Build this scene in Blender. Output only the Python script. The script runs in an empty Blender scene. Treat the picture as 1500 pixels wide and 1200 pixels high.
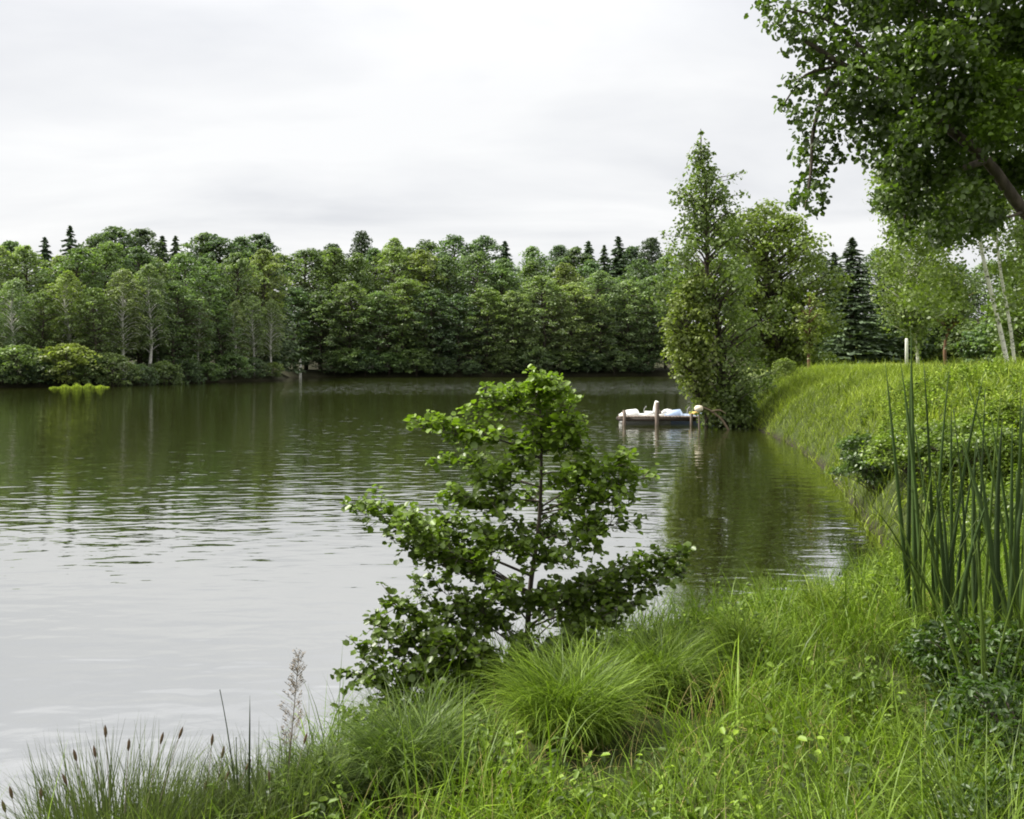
import bpy, math, random
import numpy as np

rng = np.random.default_rng(7)
random.seed(7)
R = math.radians
scene = bpy.context.scene
COL = scene.collection
F_PX, EYE, HOR = 1300.0, 3.0, 527.0      # focal length in photo pixels, eye height over the water, horizon row


def P(px, py, Y):
    return np.array([(px - 750.0) / F_PX * Y, Y, EYE + (HOR - py) / F_PX * Y])


def nrm(a):
    return a / np.maximum(np.linalg.norm(a, axis=-1, keepdims=True), 1e-9)


def smooth(t):
    t = np.clip(t, 0, 1)
    return t * t * (3 - 2 * t)


# ------------------------------------------------------------------ mesh helpers
class Geo:
    def __init__(self):
        self.V, self.F, self.T, self.n = [], [], [], 0

    def add(self, V, F, T=None):
        V = np.asarray(V, float).reshape(-1, 3)
        F = np.asarray(F, int).reshape(-1, 4)
        if T is None:
            T = np.full(len(V), .5)
        T = np.broadcast_to(np.asarray(T, float), (len(V),))
        self.V.append(V); self.F.append(F + self.n); self.T.append(T); self.n += len(V)
        return self

    def mesh(self, name, mat, smooth_=False):
        me = bpy.data.meshes.new(name)
        V = np.concatenate(self.V); F = np.concatenate(self.F); T = np.concatenate(self.T)
        me.vertices.add(len(V)); me.vertices.foreach_set('co', V.astype(np.float32).ravel())
        me.loops.add(F.size); me.loops.foreach_set('vertex_index', F.astype(np.int32).ravel())
        me.polygons.add(len(F))
        me.polygons.foreach_set('loop_start', np.arange(0, F.size, 4, dtype=np.int32))
        if smooth_:
            me.polygons.foreach_set('use_smooth', np.ones(len(F), dtype=bool))
        at = me.attributes.new('tint', 'FLOAT', 'POINT')
        at.data.foreach_set('value', T.astype(np.float32))
        me.update(calc_edges=True)
        me.validate()
        me.materials.append(mat)
        return me

    def obj(self, name, mat, parent=None, smooth_=False, color=None):
        o = bpy.data.objects.new(name, self.mesh(name, mat, smooth_))
        COL.objects.link(o)
        if parent:
            o.parent = parent
        if color:
            o.color = (*color, 1)
        return o


def thing(name, label, cat, loc=(0, 0, 0), rz=0, group=None):
    o = bpy.data.objects.new(name, None)
    COL.objects.link(o)
    o.location = loc; o.rotation_euler = (0, 0, rz); o.empty_display_size = .2
    return tag(o, label, cat, group)


def tag(o, label=None, cat=None, group=None, kind=None):
    if label: o['label'] = label
    if cat: o['category'] = cat
    if group: o['group'] = group
    if kind: o['kind'] = kind
    return o


def tube(pts, rads, n=6, cap=True):
    pts = np.asarray(pts, float); m = len(pts)
    rads = np.broadcast_to(np.asarray(rads, float), (m,))
    d = nrm(np.gradient(pts, axis=0))
    ref = np.where(np.abs(d[:, 2:3]) > .9, np.array([[1., 0, 0]]), np.array([[0., 0, 1]]))
    a = nrm(np.cross(d, ref)); b = np.cross(d, a)
    for i in range(1, m):
        if (a[i] @ a[i - 1]) < 0:
            a[i] *= -1; b[i] *= -1
    th = np.linspace(0, 2 * np.pi, n, endpoint=False)
    V = pts[:, None] + rads[:, None, None] * (a[:, None] * np.cos(th)[None, :, None] + b[:, None] * np.sin(th)[None, :, None])
    F = [[i * n + j, i * n + (j + 1) % n, (i + 1) * n + (j + 1) % n, (i + 1) * n + j] for i in range(m - 1) for j in range(n)]
    return V.reshape(-1, 3), F


def curve(p0, p1, p2, k=6):
    t = np.linspace(0, 1, k)[:, None]
    p0, p1, p2 = map(np.asarray, (p0, p1, p2))
    return (1 - t) ** 2 * p0 + 2 * t * (1 - t) * p1 + t * t * p2


def polyline(ps, k=4):
    """smooth resample (Catmull-Rom) of control points"""
    ps = np.asarray(ps, float)
    q = np.concatenate([[2 * ps[0] - ps[1]], ps, [2 * ps[-1] - ps[-2]]])
    out = []
    for i in range(1, len(q) - 2):
        for t in np.linspace(0, 1, k, endpoint=False):
            out.append(.5 * (2 * q[i] + (q[i + 1] - q[i - 1]) * t + (2 * q[i - 1] - 5 * q[i] + 4 * q[i + 1] - q[i + 2]) * t * t
                             + (3 * q[i] - q[i - 1] - 3 * q[i + 1] + q[i + 2]) * t ** 3))
    out.append(ps[-1])
    return np.array(out)


def leaf_quads(g, Pt, N, S, A=None, ratio=.6, T=None):
    n = len(Pt)
    if A is None:
        A = rng.normal(size=(n, 3))
    N = nrm(N)
    a = nrm(A - (A * N).sum(1, keepdims=True) * N); b = np.cross(N, a)
    S = np.broadcast_to(S, (n,))[:, None]
    V = np.stack([Pt - a * S * .5, Pt + b * S * ratio * .5 + a * S * .05, Pt + a * S * .5, Pt - b * S * ratio * .5 + a * S * .05], 1)
    F = np.arange(4 * n).reshape(n, 4)
    g.add(V.reshape(-1, 3), F, np.repeat(np.broadcast_to(T if T is not None else .5, (n,)), 4))


def leaf_round(g, Pt, N, S, A=None, ratio=.85, T=None, fold=.12):
    n = len(Pt)
    if A is None:
        A = rng.normal(size=(n, 3))
    N = nrm(N)
    a = nrm(A - (A * N).sum(1, keepdims=True) * N); b = np.cross(N, a)
    S = np.broadcast_to(S, (n,))[:, None]
    up = N * S * fold
    V = np.stack([Pt, Pt + a * S * .22 + b * S * ratio * .44 + up, Pt + a * S * .72 + b * S * ratio * .46 + up, Pt + a * S * .98 - up * .6,
                  Pt + a * S * .72 - b * S * ratio * .46 + up, Pt + a * S * .22 - b * S * ratio * .44 + up], 1)
    i = np.arange(n)[:, None] * 6
    F = np.concatenate([i + np.array([[0, 1, 2, 3]]), i + np.array([[0, 3, 4, 5]])])
    g.add(V.reshape(-1, 3), F, np.repeat(np.broadcast_to(T if T is not None else .5, (n,)), 6))


def clump(c, r, n, up=.6, jit=.55, low=.3, inner=.45):
    u = nrm(rng.normal(size=(n, 3)))
    flip = (u[:, 2] < -low) & (rng.random(n) < .8)
    u[flip, 2] *= -1
    r = np.asarray(r, float)
    Pt = np.asarray(c) + u * r * (inner + (1 - inner) * rng.random((n, 1)) ** .6)
    N = nrm(u / r * r.min() * .8 + np.array([0, 0, up]) + rng.normal(size=(n, 3)) * jit)
    return Pt, N


def blades(g, base, L, W, lean, bend, T, segs=3, twist=None):
    """curved grass blades: base (n,3), lean = unit horizontal directions, bend 0 upright .. 1.4 drooping"""
    n = len(base)
    L = np.broadcast_to(L, (n,))[:, None]; W = np.broadcast_to(W, (n,))[:, None]
    bend = np.broadcast_to(bend, (n,))[:, None]
    az = rng.random(n) * 2 * np.pi if twist is None else twist
    side = np.stack([np.cos(az), np.sin(az), np.zeros(n)], 1)
    V = []; up = np.array([[0, 0, 1.]])
    p = base.copy(); ts = np.linspace(0, 1, segs + 1); tw = []
    for k, t in enumerate(ts):
        if k:
            tm = (ts[k - 1] + t) / 2
            th = bend * (.15 + 1.15 * tm ** 1.2)
            p = p + L / segs * (up * np.cos(th) + lean * np.sin(th))
        w = W * (1 - t ** 2.2 * .93) * (.7 + .3 * min(1, t * 4)) * .5
        V += [p - side * w, p + side * w]
        tw += [t, t]
    V = np.stack(V, 1)
    m = 2 * (segs + 1)
    i = np.arange(n)[:, None] * m
    F = np.concatenate([i + np.array([[2 * k, 2 * k + 1, 2 * k + 3, 2 * k + 2]]) for k in range(segs)])
    g.add(V.reshape(-1, 3), F, np.repeat(np.broadcast_to(T, (n,)), m))


def box(g, x0, x1, y0, y1, z0, z1, T=.5):
    V = [(x, y, z) for x in (x0, x1) for y in (y0, y1) for z in (z0, z1)]
    F = [(0, 1, 3, 2), (4, 6, 7, 5), (0, 4, 5, 1), (2, 3, 7, 6), (0, 2, 6, 4), (1, 5, 7, 3)]
    g.add(V, F, T)


def loft(g, sections):
    """sections: equal-length rings of points, closed; ends capped with a fan of quads"""
    S = np.asarray(sections, float); m, n = S.shape[:2]
    F = [[i * n + j, i * n + (j + 1) % n, (i + 1) * n + (j + 1) % n, (i + 1) * n + j] for i in range(m - 1) for j in range(n)]
    for e, s in ((0, -1), (m - 1, 1)):
        o = e * n
        for k in range(n // 2 - 1):
            q = [o + k, o + k + 1, o + n - 2 - k, o + n - 1 - k]
            F.append(q[::s])
    g.add(S.reshape(-1, 3), F)


# ------------------------------------------------------------------ materials
def new_mat(name):
    m = bpy.data.materials.new(name); m.use_nodes = True
    nt = m.node_tree; nt.nodes.clear()
    out = nt.nodes.new('ShaderNodeOutputMaterial')
    return m, nt, out


def nd(nt, typ, **kw):
    n = nt.nodes.new(typ)
    for k, v in kw.items():
        setattr(n, k, v)
    return n


def mathn(nt, op, a, b=None, c=None):
    n = nd(nt, 'ShaderNodeMath', operation=op)
    for i, v in enumerate((a, b, c)):
        if v is None: continue
        if isinstance(v, (int, float)): n.inputs[i].default_value = v
        else: nt.links.new(v, n.inputs[i])
    return n.outputs[0]


def mixc(nt, fac, a, b, mode='MIX'):
    n = nd(nt, 'ShaderNodeMix', data_type='RGBA', blend_type=mode)
    for i, v in ((0, fac), (6, a), (7, b)):
        if isinstance(v, (int, float)): n.inputs[i].default_value = v
        elif isinstance(v, tuple): n.inputs[i].default_value = (*v, 1) if len(v) == 3 else v
        else: nt.links.new(v, n.inputs[i])
    return n.outputs[2]


def noise(nt, vec, scale, detail=3, rough=.55, dist=0.):
    n = nd(nt, 'ShaderNodeTexNoise')
    n.inputs['Scale'].default_value = scale; n.inputs['Detail'].default_value = detail
    n.inputs['Roughness'].default_value = rough; n.inputs['Distortion'].default_value = dist
    if vec is not None: nt.links.new(vec, n.inputs['Vector'])
    return n.outputs['Fac']


def ramp(nt, fac, stops):
    n = nd(nt, 'ShaderNodeValToRGB')
    el = n.color_ramp.elements
    while len(el) < len(stops): el.new(.5)
    for e, (p, c) in zip(el, stops):
        e.position = p; e.color = (*c, 1)
    nt.links.new(fac, n.inputs[0])
    return n.outputs[0]


def leaf_material(name, transl=.34, gloss=.05, rough=.4, warm=(1.13, 1.12, .6), lo=.6, hi=1.45):
    m, nt, out = new_mat(name)
    L = nt.links
    info = nd(nt, 'ShaderNodeObjectInfo')
    att = nd(nt, 'ShaderNodeAttribute', attribute_name='tint')
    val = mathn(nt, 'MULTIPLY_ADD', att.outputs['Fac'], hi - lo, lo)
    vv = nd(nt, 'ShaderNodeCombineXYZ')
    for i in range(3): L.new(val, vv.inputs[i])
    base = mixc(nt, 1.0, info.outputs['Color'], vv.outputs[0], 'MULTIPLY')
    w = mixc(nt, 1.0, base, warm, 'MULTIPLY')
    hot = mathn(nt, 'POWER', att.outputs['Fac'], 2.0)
    c = mixc(nt, hot, base, w)
    d = nd(nt, 'ShaderNodeBsdfDiffuse'); L.new(c, d.inputs[0])
    t = nd(nt, 'ShaderNodeBsdfTranslucent')
    L.new(mixc(nt, 1.0, c, (1.15, 1.3, .55), 'MULTIPLY'), t.inputs[0])
    mx = nd(nt, 'ShaderNodeMixShader'); mx.inputs[0].default_value = transl
    L.new(d.outputs[0], mx.inputs[1]); L.new(t.outputs[0], mx.inputs[2])
    gl = nd(nt, 'ShaderNodeBsdfGlossy'); gl.inputs['Roughness'].default_value = rough
    m2 = nd(nt, 'ShaderNodeMixShader'); m2.inputs[0].default_value = gloss
    L.new(mx.outputs[0], m2.inputs[1]); L.new(gl.outputs[0], m2.inputs[2])
    L.new(m2.outputs[0], out.inputs[0])
    return m


def simple(name, col, rough=.6, nscale=None, namt=.3, spec=.4):
    m, nt, out = new_mat(name)
    b = nd(nt, 'ShaderNodeBsdfPrincipled')
    b.inputs['Roughness'].default_value = rough; b.inputs['Specular IOR Level'].default_value = spec
    if nscale:
        tc = nd(nt, 'ShaderNodeTexCoord')
        f = noise(nt, tc.outputs['Object'], nscale, 4, .65)
        c = mixc(nt, f, tuple(x * (1 - namt) for x in col), tuple(min(1, x * (1 + namt)) for x in col))
        nt.links.new(c, b.inputs['Base Color'])
    else:
        b.inputs['Base Color'].default_value = (*col, 1)
    nt.links.new(b.outputs[0], out.inputs[0])
    return m


def bark_material(name, c1, c2, scale, stretch, contrast=(.35, .65)):
    m, nt, out = new_mat(name)
    tc = nd(nt, 'ShaderNodeTexCoord')
    mp = nd(nt, 'ShaderNodeMapping'); mp.inputs['Scale'].default_value = stretch
    nt.links.new(tc.outputs['Object'], mp.inputs[0])
    f = noise(nt, mp.outputs[0], scale, 5, .65)
    c = ramp(nt, f, [(contrast[0], c1), (contrast[1], c2)])
    b = nd(nt, 'ShaderNodeBsdfPrincipled'); b.inputs['Roughness'].default_value = .85
    b.inputs['Specular IOR Level'].default_value = .2
    nt.links.new(c, b.inputs['Base Color'])
    bp = nd(nt, 'ShaderNodeBump'); bp.inputs['Strength'].default_value = .6; bp.inputs['Distance'].default_value = .02
    nt.links.new(f, bp.inputs['Height']); nt.links.new(bp.outputs[0], b.inputs['Normal'])
    nt.links.new(b.outputs[0], out.inputs[0])
    return m


M_LEAF = leaf_material('leaf', .40, .035, .5)
M_NEAR = leaf_material('glossy_leaf', .38, .03, .4, lo=.5, hi=1.6)
M_NEEDLE = leaf_material('needle', .12, .03, .5, warm=(1.1, 1.1, .8))
M_GRASS = leaf_material('grass_blade', .30, .02, .5, warm=(1.3, 1.12, .8), lo=.35, hi=2.0)
M_BARK = bark_material('dark_bark', (.03, .025, .018), (.11, .09, .07), 9, (1, 1, .25))
M_BIRCH = bark_material('birch_bark', (.08, .07, .06), (.68, .66, .60), 5, (1, 1, 2.2), (.36, .46))
M_RED = bark_material('reddish_bark', (.08, .045, .03), (.22, .125, .08), 7, (1, 1, .3))
M_SEED = simple('seed_head', (.10, .065, .035), .9, 60)
M_PLUME = simple('plume', (.17, .14, .10), .9, 60)

# ------------------------------------------------------------------ lake outline and ground height
SHORE = np.array([(-1.9, 5.5), (-3.0, 4.5), (-5.5, 3.3), (-9, 2.2), (-20, 0), (-45, -5), (-78, 8), (-88, 50), (-71, 82), (-55, 95), (-46, 100), (-43, 111),
                  (-33.5, 129), (-35, 137), (-38, 151), (-22, 153), (-6, 156), (14, 162), (30, 168), (26, 132), (18.5, 88), (14, 62), (12, 47), (10.9, 40.2),
                  (9.9, 31), (8.6, 24), (6.95, 17.9), (5.8, 13.6), (4.5, 11.4), (2.6, 10.2), (1.2, 9.3), (-.3, 8.1), (-1.3, 6.9)])


def lake_dist(x, y):
    """signed distance to the shore, positive on land"""
    p = np.stack([np.ravel(x), np.ravel(y)], 1)
    A = SHORE; B = np.roll(SHORE, -1, 0)
    best = np.full(len(p), 1e9); ins = np.zeros(len(p), bool)
    for a, b in zip(A, B):
        ab = b - a
        t = np.clip(((p - a) @ ab) / (ab @ ab), 0, 1)
        best = np.minimum(best, np.linalg.norm(p - a - t[:, None] * ab, axis=1))
        cr = (a[1] > p[:, 1]) != (b[1] > p[:, 1])
        if b[1] != a[1]:
            ins ^= cr & (p[:, 0] < ab[0] * (p[:, 1] - a[1]) / ab[1] + a[0])
    return np.where(ins, -best, best)


def wob(x, y, s, k):
    return np.sin(x * s + k) * np.cos(y * s * 1.13 + 2 * k) + .5 * np.sin(x * s * 2.3 + y * s * 1.7 + k)


def ground(x, y):
    x = np.asarray(x, float); y = np.asarray(y, float); sh = x.shape
    x = x.ravel(); y = y.ravel()
    d = lake_dist(x, y)
    plat = 1.5 + .95 * smooth((x - 3.2) / 4.5) * smooth((y - 7) / 10)
    far = smooth((y - 75) / 30)
    plat = plat * (1 - far) + 1.1 * far
    k = 5.2 - 4.0 * smooth((y - 10) / 6)
    z = plat * (1 - np.exp(-np.maximum(d, 0) / k)) + far * 9 * smooth((d - 26) / 26)
    z += .03 * wob(x, y, 1.1, .4) * smooth(d / 2) + .2 * wob(x, y, .23, 1.4) * smooth(d / 5)
    z -= .5 * np.exp(-((x - 3.15) ** 2 + (y - 5.9) ** 2) / .35) + .3 * np.exp(-((x - 2.75) ** 2 + (y - 4.7) ** 2) / .3)   # shaded hollow under the reeds
    z = np.where(d < 0, np.maximum(d * .5, -1.6), z)
    return z.reshape(sh)


def gz(x, y):
    return float(ground(np.array([x]), np.array([y]))[0])


# ground: one polar sheet around the camera out to the horizon
nr, na = 300, 420
rr = np.concatenate([[.01], np.geomspace(.4, 1600, nr - 1)])
th = np.linspace(0, 2 * np.pi, na, endpoint=False)
X = rr[:, None] * np.cos(th); Y = rr[:, None] * np.sin(th)
Z = ground(X, Y)
g = Geo()
idx = np.arange(nr * na).reshape(nr, na)
Fq = np.stack([idx[:-1], idx[1:], np.roll(idx[1:], -1, 1), np.roll(idx[:-1], -1, 1)], -1).reshape(-1, 4)
g.add(np.stack([X, Y, Z], -1).reshape(-1, 3), Fq)
m, nt, out = new_mat('bank_soil')
tc = nd(nt, 'ShaderNodeTexCoord')
f1 = noise(nt, tc.outputs['Object'], 6, 6, .7); f2 = noise(nt, tc.outputs['Object'], .35, 4, .6)
grassc = ramp(nt, f1, [(.3, (.022, .028, .009)), (.55, (.04, .055, .013)), (.75, (.08, .09, .03))])
meadow = ramp(nt, f1, [(.3, (.12, .17, .035)), (.7, (.21, .25, .06))])
sep = nd(nt, 'ShaderNodeSeparateXYZ'); nt.links.new(tc.outputs['Object'], sep.inputs[0])
ms = nd(nt, 'ShaderNodeMapRange'); nt.links.new(sep.outputs[2], ms.inputs[0])
ms.inputs[1].default_value = 1.9; ms.inputs[2].default_value = 2.4
mid = mixc(nt, ms.outputs[0], grassc, meadow)
lf = nd(nt, 'ShaderNodeMapRange'); nt.links.new(sep.outputs[1], lf.inputs[0])
lf.inputs[1].default_value = 80; lf.inputs[2].default_value = 90
litter = ramp(nt, f1, [(.35, (.022, .022, .012)), (.7, (.05, .05, .022))])
mid = mixc(nt, lf.outputs[0], mid, litter)
wet = nd(nt, 'ShaderNodeMapRange'); nt.links.new(sep.outputs[2], wet.inputs[0])
wet.inputs[1].default_value = .02; wet.inputs[2].default_value = .22
mud = ramp(nt, f1, [(.3, (.014, .012, .007)), (.7, (.035, .03, .016))])
cc = mixc(nt, wet.outputs[0], mud, mid)
b = nd(nt, 'ShaderNodeBsdfPrincipled'); b.inputs['Roughness'].default_value = .95; b.inputs['Specular IOR Level'].default_value = .15
nt.links.new(cc, b.inputs['Base Color'])
bp = nd(nt, 'ShaderNodeBump'); bp.inputs['Strength'].default_value = .8; bp.inputs['Distance'].default_value = .08
nt.links.new(f1, bp.inputs['Height']); nt.links.new(bp.outputs[0], b.inputs['Normal'])
nt.links.new(b.outputs[0], out.inputs[0])
tag(g.obj('ground', m, smooth_=True), kind='structure')

# water
g = Geo()
xs = np.linspace(-130, 80, 43); ys = np.linspace(-25, 200, 46)
XX, YY = np.meshgrid(xs, ys)
i = np.arange(XX.size).reshape(XX.shape)
g.add(np.stack([XX, YY, np.zeros_like(XX)], -1).reshape(-1, 3), np.stack([i[:-1, :-1], i[:-1, 1:], i[1:, 1:], i[1:, :-1]], -1).reshape(-1, 4))
m, nt, out = new_mat('lake_water')
tc = nd(nt, 'ShaderNodeTexCoord')


def stretched(scale, rot):
    mp = nd(nt, 'ShaderNodeMapping'); mp.inputs['Scale'].default_value = scale; mp.inputs['Rotation'].default_value = (0, 0, R(rot))
    nt.links.new(tc.outputs['Object'], mp.inputs[0]); return mp.outputs[0]


wA = noise(nt, stretched((1.0, 2.4, 1), 24), 1.0, 1, .5, .3)
wB = noise(nt, stretched((1.0, 2.4, 1), -20), 1.7, 1, .5, .3)
wC = noise(nt, stretched((.5, 1.0, 1), 8), .55, 2, .5)
h = mathn(nt, 'ADD', mathn(nt, 'MULTIPLY', wA, .046), mathn(nt, 'MULTIPLY', wB, .022))
h = mathn(nt, 'ADD', h, mathn(nt, 'MULTIPLY', wC, .035))
wD = noise(nt, stretched((1.0, 1.9, 1), 38), 4.5, 2, .55, .3)
h = mathn(nt, 'ADD', h, mathn(nt, 'MULTIPLY', wD, .0045))
# wind-ruffled patch out on the open lake, calmer water elsewhere
sep = nd(nt, 'ShaderNodeSeparateXYZ'); nt.links.new(tc.outputs['Object'], sep.inputs[0])
pn = noise(nt, stretched((.35, 1.6, 1), 0), .05, 3, .6)


def band(sock, a, b, c, d):
    m1 = nd(nt, 'ShaderNodeMapRange', interpolation_type='SMOOTHSTEP'); nt.links.new(sock, m1.inputs[0])
    m1.inputs[1].default_value = a; m1.inputs[2].default_value = b
    m2 = nd(nt, 'ShaderNodeMapRange', interpolation_type='SMOOTHSTEP'); nt.links.new(sock, m2.inputs[0])
    m2.inputs[1].default_value = c; m2.inputs[2].default_value = d
    m2.inputs[3].default_value = 1; m2.inputs[4].default_value = 0
    return mathn(nt, 'MULTIPLY', m1.outputs[0], m2.outputs[0])


yy = mathn(nt, 'MULTIPLY_ADD', pn, 26, sep.outputs[1]); yy = mathn(nt, 'SUBTRACT', yy, 13)
ruff = mathn(nt, 'MULTIPLY', band(yy, 60, 100, 146, 156), band(sep.outputs[0], -34, -18, 60, 70))
mid_ruff = band(yy, 26, 36, 60, 82)
st = mathn(nt, 'ADD', mathn(nt, 'MULTIPLY', ruff, 1.3), .26)
st = mathn(nt, 'ADD', st, mathn(nt, 'MULTIPLY', mathn(nt, 'MULTIPLY', mid_ruff, band(sep.outputs[0], -16, -4, 9, 11)), .18))
bp = nd(nt, 'ShaderNodeBump'); bp.inputs['Distance'].default_value = 1.0
bp.inputs['Strength'].default_value = 1.0; nt.links.new(mathn(nt, 'MULTIPLY', h, st), bp.inputs['Height'])
b = nd(nt, 'ShaderNodeBsdfPrincipled')
b.inputs['Base Color'].default_value = (.016, .019, .004, 1)
b.inputs['Roughness'].default_value = .015; b.inputs['IOR'].default_value = 10.0
nt.links.new(bp.outputs[0], b.inputs['Normal'])
nt.links.new(b.outputs[0], out.inputs[0])
tag(g.obj('water', m), kind='structure')

# ------------------------------------------------------------------ tree prototypes (far forest)
def rnd(a, b): return a + (b - a) * random.random()


def limb_tree(H, W, zb, n_limb, per, crad, nleaf, lsize, flat=.45, rise=.2, droop=.25, lean=0., env=.6, tint_top=.25, rbase=None, ratio=.65, top_pow=1.):
    tr, cr = Geo(), Geo()
    rbase = rbase or H * .014 + .05
    pts = polyline([(0, 0, -.3), (rnd(-.02, .02) * H, rnd(-.02, .02) * H, .35 * H), (lean * H + rnd(-.03, .03) * H, rnd(-.03, .03) * H, .72 * H), (lean * H * 1.3, 0, .95 * H)], 4)
    tr.add(*tube(pts, np.linspace(rbase, rbase * .12, len(pts)), 7))
    az = rnd(0, 6)
    for k in range(n_limb):
        t = (k + rnd(0, 1)) / n_limb
        z0 = H * (zb + (.97 - zb) * t)
        c0 = np.array([np.interp(z0, pts[:, 2], pts[:, j]) for j in (0, 1)] + [z0])
        e = max(.05, math.sin(math.pi * min(1, .18 + .82 * t ** top_pow))) ** env
        ln = W / 2 * e * rnd(.7, 1.12)
        az += 2.4 + rnd(-.4, .4)
        d = np.array([math.cos(az), math.sin(az), 0])
        tip = c0 + d * ln + np.array([0, 0, ln * (rise - droop)])
        cv = curve(c0, c0 + d * ln * .55 + np.array([0, 0, ln * rise]), tip, 6)
        tr.add(*tube(cv, np.linspace(rbase * .28, rbase * .05, 6), 4))
        for q in range(per):
            s = 1 - q * .55 / max(1, per - 1) if per > 1 else 1
            s *= rnd(.88, 1.05)
            c = np.array([np.interp(s, np.linspace(0, 1, 6), cv[:, j]) for j in range(3)])
            c += np.array([-d[1], d[0], 0]) * rnd(-.35, .35) * ln * (1.1 - s * .4) + np.array([0, 0, rnd(-.1, .2) * crad])
            r = crad * rnd(.7, 1.25) * (.7 + .3 * e)
            n = int(nleaf * rnd(.8, 1.2))
            Pt, N = clump(c, (r, r, r * flat), n)
            T = np.clip(rnd(.12, .72) + rng.normal(size=n) * .13 + tint_top * (t - .5), 0, 1)
            leaf_quads(cr, Pt, N, lsize * (.6 + .8 * rng.random(n)), ratio=ratio, T=T)
    return tr, cr


def spruce(H, W, n_whorl, lsize, zb=.04, nb=11, nl=16):
    tr, cr = Geo(), Geo()
    tr.add(*tube([(0, 0, -.3), (0, 0, H * .5), (0, 0, H)], [H * .014, H * .008, .02], 6))
    for k in range(n_whorl):
        t = k / (n_whorl - 1)
        z = H * (zb + (1 - zb) * t)
        rad = W / 2 * (1 - t) ** .85 * rnd(.8, 1.1) + .08 * W * (1 - t) + .1
        for j in range(nb):
            az = j / nb * 6.283 + k * 2.1 + rnd(-.2, .2); d = np.array([math.cos(az), math.sin(az), 0]); sd = np.array([-d[1], d[0], 0])
            ln = rad * rnd(.6, 1.15); zj = z + rnd(-.6, .6) * H / n_whorl + rnd(0, .12) * ln
            s = rng.random(nl) ** .7
            Pt = np.array([0, 0, zj]) + d * (ln * s)[:, None] + np.array([0, 0, 1]) * (-.35 * ln * s ** 1.5 + .12 * ln * s ** 4)[:, None]
            Pt = Pt + sd * ((rng.random(nl) - .5) * ln * .5 * (1.1 - s * .6))[:, None]
            A = d + sd * (rng.random((nl, 1)) - .5) * 1.6 + np.array([0, 0, -.5])
            N = np.array([0, 0, .8]) + rng.normal(size=(nl, 3)) * .6 + d * .35
            leaf_quads(cr, Pt, N, lsize * (.7 + .7 * rng.random(nl)) * (.55 + .45 * (1 - t)), A, .45, np.clip(.4 + rng.normal(size=nl) * .18 + .3 * (s - .5), 0, 1))
    return tr, cr


def pine(H, W, lsize):
    tr, cr = Geo(), Geo()
    pts = polyline([(0, 0, -.3), (.2, .1, H * .4), (-.1, .1, H * .75), (.1, 0, H * .95)], 4)
    tr.add(*tube(pts, np.linspace(H * .013, .05, len(pts)), 6))
    for k in range(52):
        t = k / 51; az = k * 2.4; d = np.array([math.cos(az), math.sin(az), 0])
        z0 = H * (.34 + .6 * t); ln = W / 2 * (1 - t) ** .62 * rnd(.45, 1.15) + .2
        c0 = np.array([0, 0, z0]); tip = c0 + d * ln + np.array([0, 0, ln * .35])
        cv = curve(c0, c0 + d * ln * .6, tip, 5)
        tr.add(*tube(cv, np.linspace(.12, .03, 5), 4))
        for s in (1., .65):
            Pt, N = clump(c0 + (tip - c0) * s, (W * .11, W * .11, W * .09), 60, jit=.8)
            leaf_quads(cr, Pt, N, lsize * (.7 + .6 * rng.random(60)), ratio=.5, T=np.clip(.4 + rng.normal(size=60) * .18, 0, 1))
    return tr, cr


KIND = {}


def proto(kind, variants, barkmat, leafmat):
    KIND[kind] = [(tr.mesh('trunk', barkmat, True), cr.mesh('crown', leafmat), float(np.concatenate(cr.V)[:, 2].max()),
                   float(np.ptp(np.concatenate(cr.V)[:, 0]) + np.ptp(np.concatenate(cr.V)[:, 1])) / 2) for tr, cr in variants]


proto('broadleaf', [limb_tree(16, 10.5, .05, 86, 3, .95, 34, .31, flat=.6, rise=.35, droop=.33, env=.6) for _ in range(3)]
      + [limb_tree(16, 8.5, .08, 78, 3, .85, 36, .30, flat=.75, rise=.45, droop=.15, env=.7) for _ in range(2)]
      + [limb_tree(16, 7.2, .06, 78, 3, .75, 36, .28, flat=.9, rise=.7, droop=.1, env=.75, lean=.03) for _ in range(2)], M_BARK, M_LEAF)
proto('birch', [limb_tree(14, 5.4, .2, 60, 3, .6, 40, .24, flat=1.2, rise=.75, droop=.45, env=.7, rbase=.21) for _ in range(3)], M_BIRCH, M_LEAF)
proto('spruce', [spruce(18, 6.4, 40, .62) for _ in range(2)], M_BARK, M_NEEDLE)
proto('pine', [pine(19, 7.2, .34) for _ in range(2)], M_BARK, M_NEEDLE)
proto('bush', [limb_tree(3.6, 5.4, .0, 34, 3, .62, 36, .26, flat=.55, rise=.5, droop=.45, env=.5, rbase=.08) for _ in range(3)], M_BARK, M_LEAF)

ORD = 'first second third fourth fifth sixth seventh eighth ninth tenth eleventh twelfth thirteenth fourteenth fifteenth sixteenth seventeenth eighteenth nineteenth twentieth'.split()
NAME = {'broadleaf': ('broadleaf_tree', 'tree'), 'birch': ('birch_tree', 'tree'), 'spruce': ('spruce_tree', 'tree'), 'pine': ('pine_tree', 'tree'), 'bush': ('shore_bush', 'bush')}


def put(kind, v, x, y, H, rz, color, label, group=None, wscale=1.):
    trm, crm, h0, w0 = KIND[kind][v % len(KIND[kind])]
    s = H / h0
    o = thing(NAME[kind][0], label, NAME[kind][1], (x, y, gz(x, y) - .05), rz, group)
    o.scale = (s * wscale, s * wscale, s)
    for nm, me in (('trunk', trm), ('crown', crm)):
        c = bpy.data.objects.new(nm, me); COL.objects.link(c); c.parent = o
        c.color = (*color, 1)
    return o


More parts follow.
